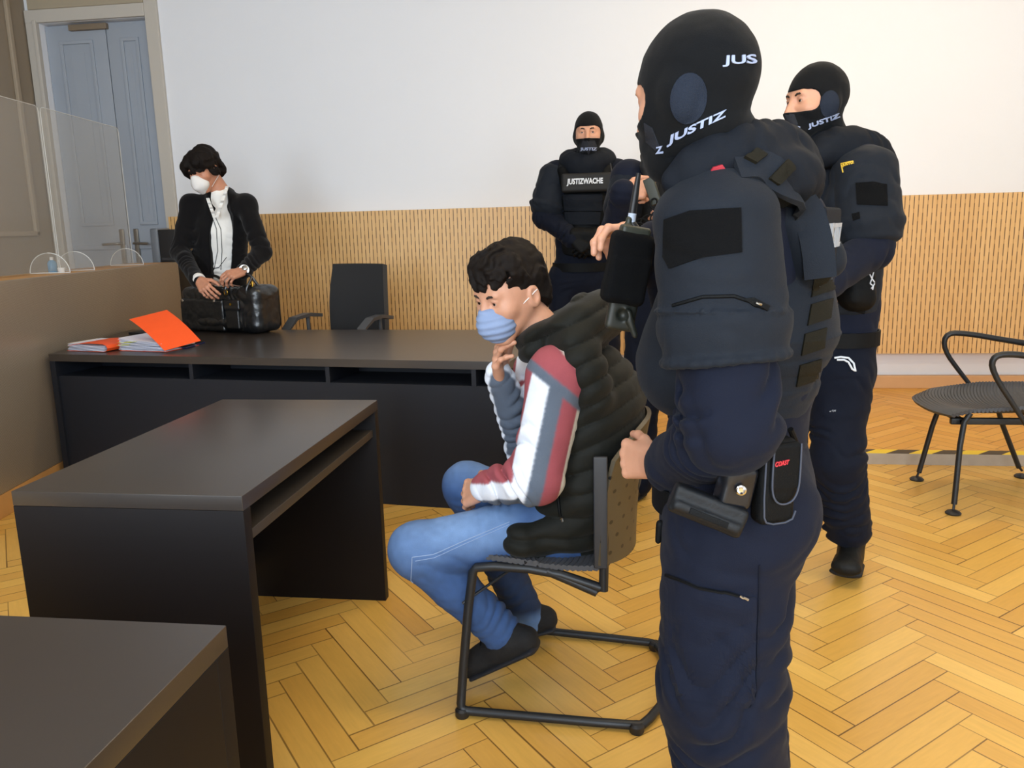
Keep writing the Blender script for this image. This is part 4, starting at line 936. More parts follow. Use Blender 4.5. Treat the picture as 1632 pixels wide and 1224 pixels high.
    def molle(Pp):
        z = Pp[..., 2]; back = (Pp-J['C'])@(-F_); b = (np.abs(((z-ax0)/.058) % 1-.5) < .22)*1.; m_ = np.clip((back-.02)/.02, 0, 1)*(z < J['C'][2]-.10)
        return -.0035*b*m_
    v.disp.append(molle); v.rough(.0015, .06, 8); v.wrinkle(J['P'], J['C'], .003, .10, .3, 21)
    vs = v.build('vest', SLATE, .0045, root); TV = bvh(vs)
    # side strip of webbing and back panel lettering
    bc = J['C']-F_*.118+V3(0, 0, .065); v = Vol(); v.rbox(bc, (.110, .018, .055), np.stack([S, F_, V3(0, 0, 1)], 1), .006); bk = v.build('back_panel', SLATE2, .003, vs)
    lettering(bvh(bk), 'JUSTIZ', [to_px(bc-F_*.018+S*a*.100+V3(0, 0, z)) for a, z in ((1, -.028), (-1, -.028), (-1, .028), (1, .028))], LETG, vs, bold=.02, lift=.0015)
    for i_, (x0, y0) in enumerate(((1306, 440), (1300, 485), (1290, 532), (1282, 582))): patch(TV, [(x0-8, y0), (x0+26, y0-10), (x0+22, y0+22), (x0-14, y0+34)], 'webbing_pocket', OLIVEW, vs, 6, lift=.001, thick=.0025)
    # hood and collar
    v = Vol(); nb = at(1178, 262, 1.45)
    v.ring(nb+V3(0, 0, -.02), nz(V3(.25, .0, 1)), F_, .088, .080, .030, k=.04, n=24, lift=-.015)
    hd = [at(1080, 290, 1.34), at(1110, 268, 1.33), at(1160, 244, 1.34), at(1220, 234, 1.40), at(1262, 250, 1.50), at(1280, 290, 1.58)]
    v.path(hd, [.016, .022, .028, .034, .034, .026], .025, smooth=2); v.path([at(1200, 262, 1.40), at(1250, 270, 1.42), at(1285, 300, 1.50)], [.026, .032, .026], .025)
    v.wrinkle(at(1090, 250, 1.35), at(1290, 280, 1.5), .006, .05, .14, 31); v.rough(.003, .04, 6)
    cl = v.build('hood', mat('dark_hood_cloth', '#161a21', .8, spec=.14, var=.12, vscale=25, bump=.3, bscale=500), .0042, root)
    # straps over the near shoulder
    def strap(P_, w, nrm, name, m, par, th=.006):
        G = []
        Q = [np.array(p) for p in P_]
        for _ in range(2): Q = [Q[0]]+[x for a, b in zip(Q, Q[1:]) for x in (a*.75+b*.25, a*.25+b*.75)]+[Q[-1]]
        for i in range(len(Q)):
            t = nz(Q[min(i+1, len(Q)-1)]-Q[max(i-1, 0)]); b = nz(np.cross(t, nrm)); G.append([Q[i]+b*w*k for k in (-.5, -.25, 0, .25, .5)])
        return MB().sheet(G, th).build(name, m, par)
    TA = bvh(jk, vs, cl)
    sp = [hit(TA, *p, .006) for p in ((1170, 262), (1215, 262), (1250, 290), (1280, 330), (1300, 390), (1306, 440))]
    strap([p for p in sp if p is not None], .050, V3(-.2, -.9, .5), 'shoulder_strap', SLATE, vs, .010)
    TS = bvh(jk, vs, cl, *[c for c in vs.children])
    patch(TS, [(1185, 252), (1205, 238), (1222, 248), (1204, 262)], 'strap_velcro', OLIVEW, vs, 4, lift=.002, thick=.004); patch(TS, [(1224, 285), (1252, 256), (1266, 268), (1240, 296)], 'strap_velcro', OLIVEW, vs, 4, lift=.002, thick=.004)
    # shoulder guard
    v = Vol(); a = J['SL']+V3(0, 0, .015); e = J['EL']; d = nz(e-a); sdx = nz(V3(1, .15, 0))
    v.limb(a+d*.0, a+d*.17, (.096, .088), (.102, .086), sdx, k=.03, cap=.06); v.limb(a+d*.16, a+d*.215, (.102, .086), (.099, .085), sdx, k=.02, cap=.02)
    v.limb(a+V3(.0, .06, .04), a+V3(0, .03, .01), .06, .08, k=.04)
    v.ring(a+d*.148, d, sdx, .104, .089, .0035, k=.004, n=30, lift=.010); v.ring(a+d*.222, nz(d), sdx, .099, .085, .006, k=.008, n=30)
    v.wrinkle(a+d*.05, a+d*.22, .003, .06, .2, 17); v.rough(.0015, .05, 2)
    ag = v.build('shoulder_guard', SLATE, .0042, root); TG = bvh(ag)
    patch(TG, [(1060, 350), (1100, 336), (1180, 331), (1182, 402), (1120, 410), (1068, 428), (1058, 410)], 'velcro_patch', VELCRO, ag, 12, lift=.001, thick=.0022)
    line_on(TG, [(1072, 487), (1120, 473), (1170, 472), (1224, 490)], .003, 'zip', BLK, ag, .0); patch(TG, [(1185, 476), (1200, 474), (1225, 488), (1222, 496), (1200, 488)], 'zip_garage', BLK, ag, 3, lift=.001, thick=.003)
    line_on(TG, [(1201, 482), (1209, 487)], .002, 'zip_pull', METAL, ag, .006)
    em = patch(TA, [(1128, 278), (1136, 266), (1150, 262), (1156, 270), (1148, 281)], 'flag_badge', mat('badge_red', '#a52433', .6), root, 4, lift=.002, thick=.002)
    patch(TA, [(1146, 281), (1154, 270), (1157, 271), (1150, 283)], 'badge_edge', LETW, root, 3, lift=.0045, thick=.001)
    # belt with its gear
    belt(root, J, S, (.170, .148), -.005)
    TB = bvh(tr, jk)
    Rr = frame(-S, 0); 
    c = at(1127, 812, 1.285); Rp = np.stack([nz(at(1180, 828, 1.28)-at(1065, 782, 1.28)), nz(V3(.3, -.95, 0)), V3(0, 0, 0)], 1); Rp[:, 1] = nz(Rp[:, 1]-Rp[:, 0]*(Rp[:, 1]@Rp[:, 0])); Rp[:, 2] = np.cross(Rp[:, 0], Rp[:, 1])
    if Rp[2, 2] < 0: Rp[:, 2] *= -1
    v = Vol(); v.rbox(c, (.062, .018, .024), Rp, .007); v.rbox(c+Rp@V3(0, .006, -.008), (.058, .018, .009), Rp, .006, k=.003); v.rough(.001, .03, 3)
    bp = v.build('long_pouch', mat('belt_leather', '#0f1216', .55, spec=.3, var=.15, vscale=30, bump=.3, bscale=200), .003, root)
    MB().box((-.030, .023, -.013), (.035, .0255, -.003), .002, Rp, c).build('pouch_slot', BLK, bp)
    c = at(1172, 772, 1.30); Rq = np.stack([nz(V3(.93, .25, -.2)), V3(0, 0, 0), V3(0, 0, 0)], 1); Rq[:, 2] = nz(V3(.12, 0, 1)); Rq[:, 1] = nz(np.cross(Rq[:, 2], Rq[:, 0])); Rq[:, 2] = np.cross(Rq[:, 0], Rq[:, 1])
    v = Vol(); v.rbox(c, (.027, .022, .036), Rq, .009); v.ell(c+V3(0, 0, .02), (.026, .026, .024), k=.01); hp = v.build('holder_pouch', mat('black_plastic_gloss', '#14161b', .3), .003, root)
    MB().lathe([(.0085, 0), (.0085, .002), (.006, .0035), (.0035, .001), (.0002, .001)], c+V3(.005, -.029, .0), nz(V3(-.05, -1, 0)), 20).build('snap_button', STEEL, hp)
    c = at(1233, 765, 1.315); Rq = np.stack([nz(V3(.90, .42, .0)), V3(0, 0, 0), nz(V3(.07, 0, 1))], 1); Rq[:, 1] = nz(np.cross(Rq[:, 2], Rq[:, 0])); Rq[:, 2] = np.cross(Rq[:, 0], Rq[:, 1])
    v = Vol(); v.rbox(c, (.033, .019, .072), Rq, .012); cp = v.build('case_pouch', BLK, .003, root)
    v = Vol(); v.rbox(c+Rq@V3(.006, -.018, .028), (.027, .007, .040), Rq, .006); v.ell(c+Rq@V3(.006, -.018, -.014), (.026, .006, .022), Rq, k=.004); fl = v.build('flap', BLK, .0025, cp)
    line = [c+Rq@V3(x, -.0245, z) for x, z in ((-.019, .066), (-.020, .02), (-.019, -.012), (-.010, -.030), (.006, -.035), (.022, -.030), (.031, -.012), (.032, .02), (.031, .066))]
    MB().tube(line, .0016, 6, smooth=2).build('flap_binding', mat('grey_binding', '#3c4250', .7), cp)
    MB().tube([c+Rq@V3(x, -.020, z) for x, z in ((-.030, .06), (-.030, -.05), (-.022, -.068), (.024, -.068), (.031, -.05))], .0016, 6, smooth=1).build('case_binding', MATS['grey_binding'], cp)
    lettering(bvh(fl), 'COAST', [(1235, 744), (1257, 739), (1257, 732), (1235, 736)], mat('red_lettering', '#c1303a', .6), cp, bold=.03, shear=.3, lift=.001)
    MB().tube([c+Rq@V3(.034, .01, .08), c+Rq@V3(.055, .02, .05), c+Rq@V3(.062, .02, .02)], .005, 8, smooth=1).build('key_strap', BLK, root)
    v = Vol(); v.limb(at(1052, 835, 1.45), at(1049, 862, 1.45), .008, .006); v.build('lanyard_clip', BLK, .003, root)
    boot(root, J['AL'], J['TL']); boot(root, J['AR'], J['TR'])
    # radio in its chest pouch, antenna up, worn on the chest
    rd = thing('walkie_talkie', 'black two-way radio with white-ringed aerial in the chest pouch of the nearest officer', 'radio', at(1000, 530, 1.66))
    c = at(1000, 428, 1.66); up = nz(at(1010, 390, 1.66)-at(994, 470, 1.66)); Rr = np.stack([nz(V3(.95, .25, 0)), V3(0, 0, 0), up], 1); Rr[:, 0] = nz(Rr[:, 0]-up*(Rr[:, 0]@up)); Rr[:, 1] = np.cross(up, Rr[:, 0])
    v = Vol(); v.rbox(c, (.043, .026, .072), Rr, .014); v.rbox(c+Rr@V3(0, -.012, -.02), (.040, .018, .045), Rr, .008, k=.003); v.rough(.0015, .03, 1); v.build('radio_pouch', VELCRO, .003, rd)
    v = Vol(); v.rbox(c+Rr@V3(0, 0, .065), (.030, .016, .02), Rr, .006); v.limb(c+Rr@V3(-.016, 0, .08), c+Rr@V3(-.016, 0, .095), .007, .007, k=.003); v.build('radio_body', mat('radio_olive', '#2d3026', .5), .0025, rd)
    b0, b1, b2, b3 = c+Rr@V3(.002, 0, .08), at(1006, 354, 1.66), at(1008, 340, 1.66), at(1018, 276, 1.66)
    MB().tube([b0, b1], .0075, 12).tube([b2, (b2+b3)/2, b3], [.0078, .0068, .0045], 12).build('aerial', BLACKP, rd)
    MB().tube([b1, b2], .0082, 12).build('aerial_ring', mat('pale_ring', '#b9c6da', .5), rd)
    v = Vol(); v.rbox(at(990, 502, 1.68), (.030, .012, .032), Rr, .008); v.limb(at(1000, 500, 1.66), at(1012, 535, 1.66), .010, .006, k=.01); v.ell(at(992, 503, 1.66), (.012, .02, .014), op='s', k=.003); v.build('belt_clip', mat('clip_olive', '#23251f', .5), .003, rd)
    return root
officer_near()
# ================================================================== officer at the right
def officer_right():
    F_ = nz(V3(-.72, -.69, 0)); S = nz(np.cross([0, 0, 1], F_))
    J = straighten(dict(N=at(1325, 235, 3.10), C=at(1335, 335, 3.10), P=at(1322, 560, 3.08)))
    J['SL'] = at(1378, 272, 2.96); J['SR'] = J['C']*V3(2, 2, 0)-J['SL']*V3(1, 1, 0)+V3(0, 0, J['SL'][2])
    J['EL'] = at(1388, 395, 2.90); J['WL'] = at(1315, 452, 2.72); J['ER'] = at(1262, 400, 3.12); J['WR'] = at(1275, 440, 2.85)
    J['HL'] = at(1338, 600, 3.02); J['HR'] = J['HL']-S*.20; J['KL'] = at(1334, 735, 2.95); J['KR'] = at(1240, 740, 3.2)
    J['AL'] = at(1357, 868, 3.05); J['AR'] = at(1215, 850, 3.3); J['TL'] = at(1346, 914, 2.87); J['TR'] = J['AR']+V3(-.10, -.13, 0); J['TR'][2] = .03
    J['AR'][2] = .10
    root = thing('person', 'officer with yellow shoulder badge at the right, boot planted on the parquet', 'person', (J['P'][0], J['P'][1], 0), 'officers in balaclavas')
    HR_ = frame((-.90, -.42, 0), .02); ho = at(1301, 167, 3.05); hs = 1.03
    body, P = common(J, root, ho, HR_, hs, [dict(w=J['WL']+V3(-.02, -.01, 0), f=V3(-.9, -.1, -.3), n=V3(-.1, -.9, .3), side=1, sc=1.0, fore=J['WL']), dict(w=J['WR'], f=V3(.3, -.7, -.4), n=V3(-.3, -.6, .6), side=-1, sc=1.0)], res_head=.0035, res_hand=.004)
    eyes(P, HR_, hs, body); brows(P, hs, body)
    bal, _ = balaclava(root, ho, HR_, hs, .0036, J['N']); T = bvh(bal)
    patch(T, ellipse_px(1322, 166, 15, 22, 8), 'ear_mesh', BALM, bal, lift=.0006, thick=.0012)
    patch(T, [(1249, 180), (1266, 182), (1272, 198), (1262, 206), (1251, 204)], 'mouth_mesh', BALG, bal, 5, lift=.0004)
    lettering(T, 'JUSTIZ', [(1288, 207), (1339, 189), (1337, 180), (1287, 198)], LET, bal, bold=.03)
    lettering(T, 'JUSTIZ', [(1250, 203), (1277, 210), (1276, 202), (1252, 195)], LET, bal, bold=.03)
    v = garment_legs(J, .105, .088, .082, S, .011, (.17, .13), seed=21, bottom=-.085)
    v.rbox(at(1350, 620, 2.97), (.07, .05, .09), np.stack([S, F_, V3(0, 0, 1)], 1), .04, k=.04)
    v.wrinkle(at(1335, 780, 2.95), at(1357, 850, 2.95), .010, .045, .13, 5)
    tr = v.build('trousers', NAVY2, .0055, root); TT = bvh(tr)
    line_on(TT, [(1330, 571), (1340, 569), (1352, 571), (1360, 580), (1363, 592), (1358, 589), (1352, 578), (1345, 574), (1334, 574)], .0035, 'white_cord', mat('white_cord', '#dfe6ee', .5), tr, .005, n=4)
    lettering(TT, 'w f jay', [(1322, 658), (1333, 656), (1332, 652), (1322, 654)], LETG, tr, bold=.01)
    v = garment_top(J, S, (.17, .125), (.165, .13), (.080, .070, .055), .008, 25, low=-.05); v.build('jacket', NAVY, .0055, root)
    v = Vol(); v.limb(J['P']+V3(0, 0, .16), J['C'], (.165, .135), (.175, .15), S, k=.03, cap=.05); v.limb(J['C'], J['C']+V3(0, 0, .12), (.165, .14), (.13, .12), S, k=.04, cap=.05)
    for s_ in (-1, 1): v.limb(J['S'+'RL'[s_ > 0]]+S*s_*.03, J['S'+'RL'[s_ > 0]]+S*s_*.2, .10, .13, op='s', k=.02)
    v.path([J['C']+F_*.13+S*.08, J['C']+F_*.11+S*.09+V3(0, 0, .16), J['SL']*.55+J['C']*.45+V3(0, 0, .11), J['C']-F_*.1+S*.1+V3(0, 0, .14)], .032, .03)
    v.rough(.003, .05, 3); v.wrinkle(J['P'], J['C'], .003, .1, .3, 2); vs = v.build('vest', SLATE, .0055, root)
    v = Vol(); nb = J['N']; v.ring(nb+V3(.02, 0, -.02), nz(V3(.2, 0, 1)), F_, .105, .10, .042, k=.05, lift=-.01); v.path([at(1300, 250, 2.95), at(1345, 225, 2.98), at(1385, 238, 3.08), at(1412, 262, 3.12)], [.03, .045, .045, .03], .04)
    v.wrinkle(at(1290, 230, 3.), at(1410, 250, 3.1), .006, .06, .2, 4); v.rough(.004, .05, 6); cl = v.build('hood', MATS['dark_hood_cloth'], .005, root)
    v = Vol(); a = J['SL']+V3(0, 0, .01); d = nz(J['EL']-a); v.limb(a, a+d*.19, (.105, .095), (.112, .100), V3(1, .3, 0), k=.03, cap=.07); v.limb(a+d*.19, a+d*.245, (.110, .098), (.098, .090), V3(1, .3, 0), k=.02, cap=.03)
    v.wrinkle(a, a+d*.25, .004, .08, .2, 12); v.rough(.003, .05, 4); ag = v.build('shoulder_guard', SLATE, .005, root); TG = bvh(ag, vs, cl)
    patch(TG, [(1364, 292), (1390, 290), (1413, 294), (1414, 328), (1390, 327), (1366, 326)], 'velcro_patch', VELCRO, ag, 8, lift=.001, thick=.003)
    patch(TG, [(1358, 341), (1370, 338), (1371, 348), (1360, 352)], 'velcro_tab', VELCRO, ag, 3, lift=.001, thick=.003)
    YL = mat('yellow_badge_thread', '#d8b43c', .6)
    line_on(TG, [(1344, 275), (1341, 261), (1360, 257)], .0022, 'badge_border', YL, root, .002, n=5)
    lettering(TG, 'JUSTIZ', [(1343, 267), (1362, 261), (1361, 257), (1343, 262)], YL, root, bold=.04, lift=.003)
    bt = belt(root, J, S, (.172, .142), .06)
    v = Vol(); c = at(1366, 457, 2.93); v.rbox(c, (.055, .045, .075), np.stack([nz(V3(.9, .3, 0)), nz(V3(-.3, .9, 0)), nz(V3(.1, 0, 1))], 1), .035); v.ell(c+V3(0, 0, -.03), (.055, .05, .05), k=.03); v.rough(.002, .03, 2)
    pc = v.build('belt_pouch', BLK, .004, root); TPc = bvh(pc)
    for i_, q in enumerate(([(1384, 434), (1389, 444), (1386, 452)], [(1392, 432), (1389, 444), (1393, 450)], [(1386, 452), (1391, 456), (1390, 462)], [(1393, 452), (1391, 456), (1388, 460)])): line_on(TPc, q, .0022, 'reflective_mark', LETW, pc, .002, n=5)
    MB().tube([at(1362, 494, 2.93), at(1378, 498, 2.93)], .006, 8).build('strap_end', BLK, root)
    boot(root, J['AL'], J['TL'], res=.004, w=.052); boot(root, J['AR'], J['TR'])
    return root
# ================================================================== officer facing the camera by the wall
def officer_back():
    F_ = nz(V3(.0, -1, 0)); S = V3(1, 0, 0)
    J = straighten(dict(N=at(936, 252, 4.97), C=at(934, 318, 4.97), P=at(930, 430, 4.97)))
    J['SL'] = at(983, 278, 4.97); J['SR'] = at(888, 280, 4.97); J['EL'] = at(1008, 350, 4.95); J['WL'] = at(952, 382, 4.80); J['ER'] = at(868, 345, 4.92); J['WR'] = at(912, 380, 4.78)
    for q, x in (('L', .11), ('R', -.11)):
        J['H'+q] = J['P']+V3(x, 0, -.05); J['K'+q] = J['P']+V3(x*1.2, -.02, -.45); J['A'+q] = V3(J['P'][0]+x*1.3, 4.99, PZ+.10); J['T'+q] = V3(J['P'][0]+x*1.5, 4.84, PZ+.03)
    root = thing('person', 'officer facing the camera before the back wall, lettering across the vest', 'person', (J['P'][0], J['P'][1], PZ), 'officers in balaclavas')
    HR_ = frame((-.03, -1, 0), .0); ho = at(938, 216, 4.92); hs = 1.0
    body, P = common(J, root, ho, HR_, hs, [], res_head=.0035)
    eyes(P, HR_, hs, body); brows(P, hs, body)
    bal, _ = balaclava(root, ho, HR_, hs, .0036, J['N']); T = bvh(bal)
    patch(T, [(929, 224), (948, 224), (952, 236), (949, 243), (938, 246), (928, 243), (925, 236)], 'mouth_mesh', BALG, bal, 5, lift=.0004)
    T = bvh(bal, *bal.children); lettering(T, 'JUSTIZ', [(925, 241), (950, 241), (951, 235), (925, 235)], LET, bal, bold=.03)
    v = garment_legs(J, .105, .085, .08, S, .008, (.18, .13), seed=31, bottom=.05); v.build('trousers', NAVY2, .008, root)
    v = garment_top(J, S, (.18, .12), (.17, .12), (.085, .070, .052), .009, 35, low=-.06); v.build('jacket', NAVY2, .0065, root)
    for q, s_ in (('L', 1), ('R', -1)):
        a = J['S'+q]+V3(s_*.01, 0, .0); d = nz(J['E'+q]-a); v = Vol(); v.limb(a, a+d*.20, .098, .102, k=.03, cap=.07); v.ring(a+d*.19, d, V3(0, 1, 0), .098, .098, .012, k=.01); v.rough(.004, .06, 3+s_); v.wrinkle(a, a+d*.25, .005, .08, .2, 3); v.build('shoulder_guard', SLATE, .0065, root)
    v = Vol(); v.limb(J['P']+V3(0, 0, .10), J['C'], (.155, .135), (.165, .150), S, k=.03, cap=.05); v.limb(J['C'], J['C']+V3(0, 0, .10), (.165, .145), (.13, .12), S, k=.04, cap=.06)
    for s_ in (-1, 1): v.path([J['C']+V3(s_*.10, -.13, .08), J['C']+V3(s_*.13, -.06, .19), J['C']+V3(s_*.13, .05, .18)], .034, .03)
    v.rough(.003, .05, 3); vs = v.build('vest', BLK, .0055, root); TV = bvh(vs)
    v = Vol(); v.rbox(at(936, 291, 4.815), (.150, .02, .055), frame((0, -1, 0), -.12), .018); pn = v.build('chest_panel', mat('panel_black', '#090a0c', .7), .005, vs)
    lettering(bvh(vs, pn), 'JUSTIZWACHE', [(903, 297), (961, 295), (961, 283), (904, 285)], LETW, vs, bold=.035, lift=.002)
    patch(TV, [(900, 312), (958, 312), (958, 336), (902, 336)], 'chest_pocket', SLATE2, vs, 6, lift=.004, thick=.012); patch(TV, [(902, 338), (956, 338), (954, 358), (904, 358)], 'chest_pocket', SLATE2, vs, 6, lift=.003, thick=.010)
    MB().tube([hit(TV, 970, 300, .02), hit(TV, 970, 287, .03), hit(TV, 970, 265, .03)], [.010, .008, .003], 8).build('vest_radio', BLACKP, vs)
    MB().box((-.010, -.004, -.018), (.010, .004, .018), .004, None, hit(TV, 971, 288, .042)).build('radio_display', LETW, vs)
    v = Vol(); v.ring(J['N']+V3(0, -.01, -.01), V3(0, -.3, 1), S, .115, .10, .036, k=.05); v.ell(J['N']+V3(0, -.10, -.07), (.10, .05, .08), k=.05); v.rough(.005, .05, 6); v.build('hood', MATS['dark_hood_cloth'], .006, root)
    v = Vol()
    v.rbox(at(930, 378, 4.78), (.10, .05, .055), None, .04); v.rough(.004, .04, 3); v.build('belt_bag', BLK, .005, root)
    for q, s_ in (('L', -1), ('R', 1)):
        v = Vol(); hand_ops(v, J['W'+q]+V3(s_*.01, -.03, -.01), V3(s_*.75, -.25, -.5), V3(0, -1, .2), 1 if q == 'L' else -1, curls=(.6, .6, .7, .8), sc=1.0); v.build('glove', BLK, .004, root)
    belt(root, J, S, (.185, .135), .02)
    boot(root, J['AL'], J['TL']); boot(root, J['AR'], J['TR'])
# ================================================================== officer half hidden behind the nearest one
def officer_hidden():
    F_ = nz(V3(-.45, -.89, 0)); S = nz(np.cross([0, 0, 1], F_))
    Y = 3.80
    J = straighten(dict(N=at(1082, 240, Y), C=at(1070, 335, Y), P=at(1060, 490, Y)))
    J['SR'] = at(1003, 285, 3.78); J['SL'] = at(1140, 285, 3.66); J['ER'] = at(984, 370, 3.68); J['WR'] = at(992, 306, 3.50); J['EL'] = at(1150, 390, 3.6); J['WL'] = at(1100, 350, 3.42)
    for q, s_ in (('L', 1), ('R', -1)):
        J['H'+q] = J['P']+S*.09*s_+V3(0, 0, -.06); J['K'+q] = J['P']+S*.12*s_+V3(0, -.02, -.45); J['A'+q] = (J['P']+S*.14*s_)*V3(1, 1, 0)+V3(0, 0, .10); J['T'+q] = J['A'+q]+F_*.17+V3(0, 0, -.075)
    root = thing('person', 'officer mostly hidden behind the nearest one, holding a small cabled device', 'person', (J['P'][0], J['P'][1], 0), 'officers in balaclavas')
    HR_ = frame((-.45, -.89, 0), .1); ho = at(1093, 198, 3.75); hs = .98
    body, P = common(J, root, ho, HR_, hs, [dict(w=J['WR']+V3(.0, -.0, 0), f=V3(.93, -.05, .08), n=V3(-.1, -.9, .35), side=-1, curls=((.1, .2, .2), (.9, 1.1, .6), (1., 1.1, .6), (1.1, 1.2, .6)), sc=1.05, fore=J['WR']+(J['ER']-J['WR'])*.5), dict(w=J['WL'], f=V3(-.8, -.3, .1), n=V3(.1, -.9, .3), side=1, sc=1.0)], res_head=.005, res_hand=.003)
    eyes(P, HR_, hs, body); balaclava(root, ho, HR_, hs, .005, J['N'])
    garment_legs(J, .10, .085, .08, S, .008, (.17, .13), seed=41).build('trousers', NAVY2, .008, root)
    garment_top(J, S, (.17, .12), (.165, .12), (.080, .070, .050), .009, 45, low=-.06).build('jacket', NAVY, .006, root)
    v = Vol(); v.limb(J['P']+V3(0, 0, .12), J['C'], (.16, .13), (.165, .145), S, k=.03, cap=.05); v.limb(J['C'], J['C']+V3(0, 0, .11), (.165, .14), (.13, .12), S, k=.04, cap=.06)
    v.path([at(1040, 300, 3.62), at(1030, 252, 3.68), at(1045, 240, 3.80)], .028, .03); v.rbox(at(1037, 242, 3.68), (.012, .012, .028), None, .006, k=.005); v.rough(.004, .04, 9)
    v.build('vest', mat('olive_black_vest', '#15171a', .75, var=.15, vscale=30, bump=.4, bscale=400), .0055, root)
    v = Vol(); a = J['SR']; d = nz(J['ER']-a); v.limb(a, a+d*.15, .085, .088, k=.03, cap=.06); v.rough(.003, .05, 3); v.build('shoulder_guard', SLATE, .006, root)
    boot(root, J['AL'], J['TL']); boot(root, J['AR'], J['TR'])
    dv = thing('handset', 'small olive handset with coiled black cable held by the half hidden officer', 'handset', at(1034, 345, 3.42))
    MB().box((-.022, -.012, -.055), (.022, .012, .055), .006, frame((-.3, -.9, 0), 0, .35), at(1040, 305, 3.40)).build('handset_body', MATS['radio_olive'], dv)
    m = MB(); c0 = at(1038, 340, 3.36); P_ = []
    for t in np.linspace(0, 1, 110): P_.append(c0+V3(.05*math.sin(5*t)+.022*math.cos(40*t), .02*math.sin(31*t), .04-.10*t+.022*math.sin(40*t)))
    m.tube(P_, .0035, 6).tube([P_[-1], P_[-1]+V3(-.06, -.02, 0), P_[-1]+V3(-.02, -.03, .05)], .0035, 6, smooth=2); m.build('coiled_cable', BLK, dv)
officer_right(); officer_back(); officer_hidden()
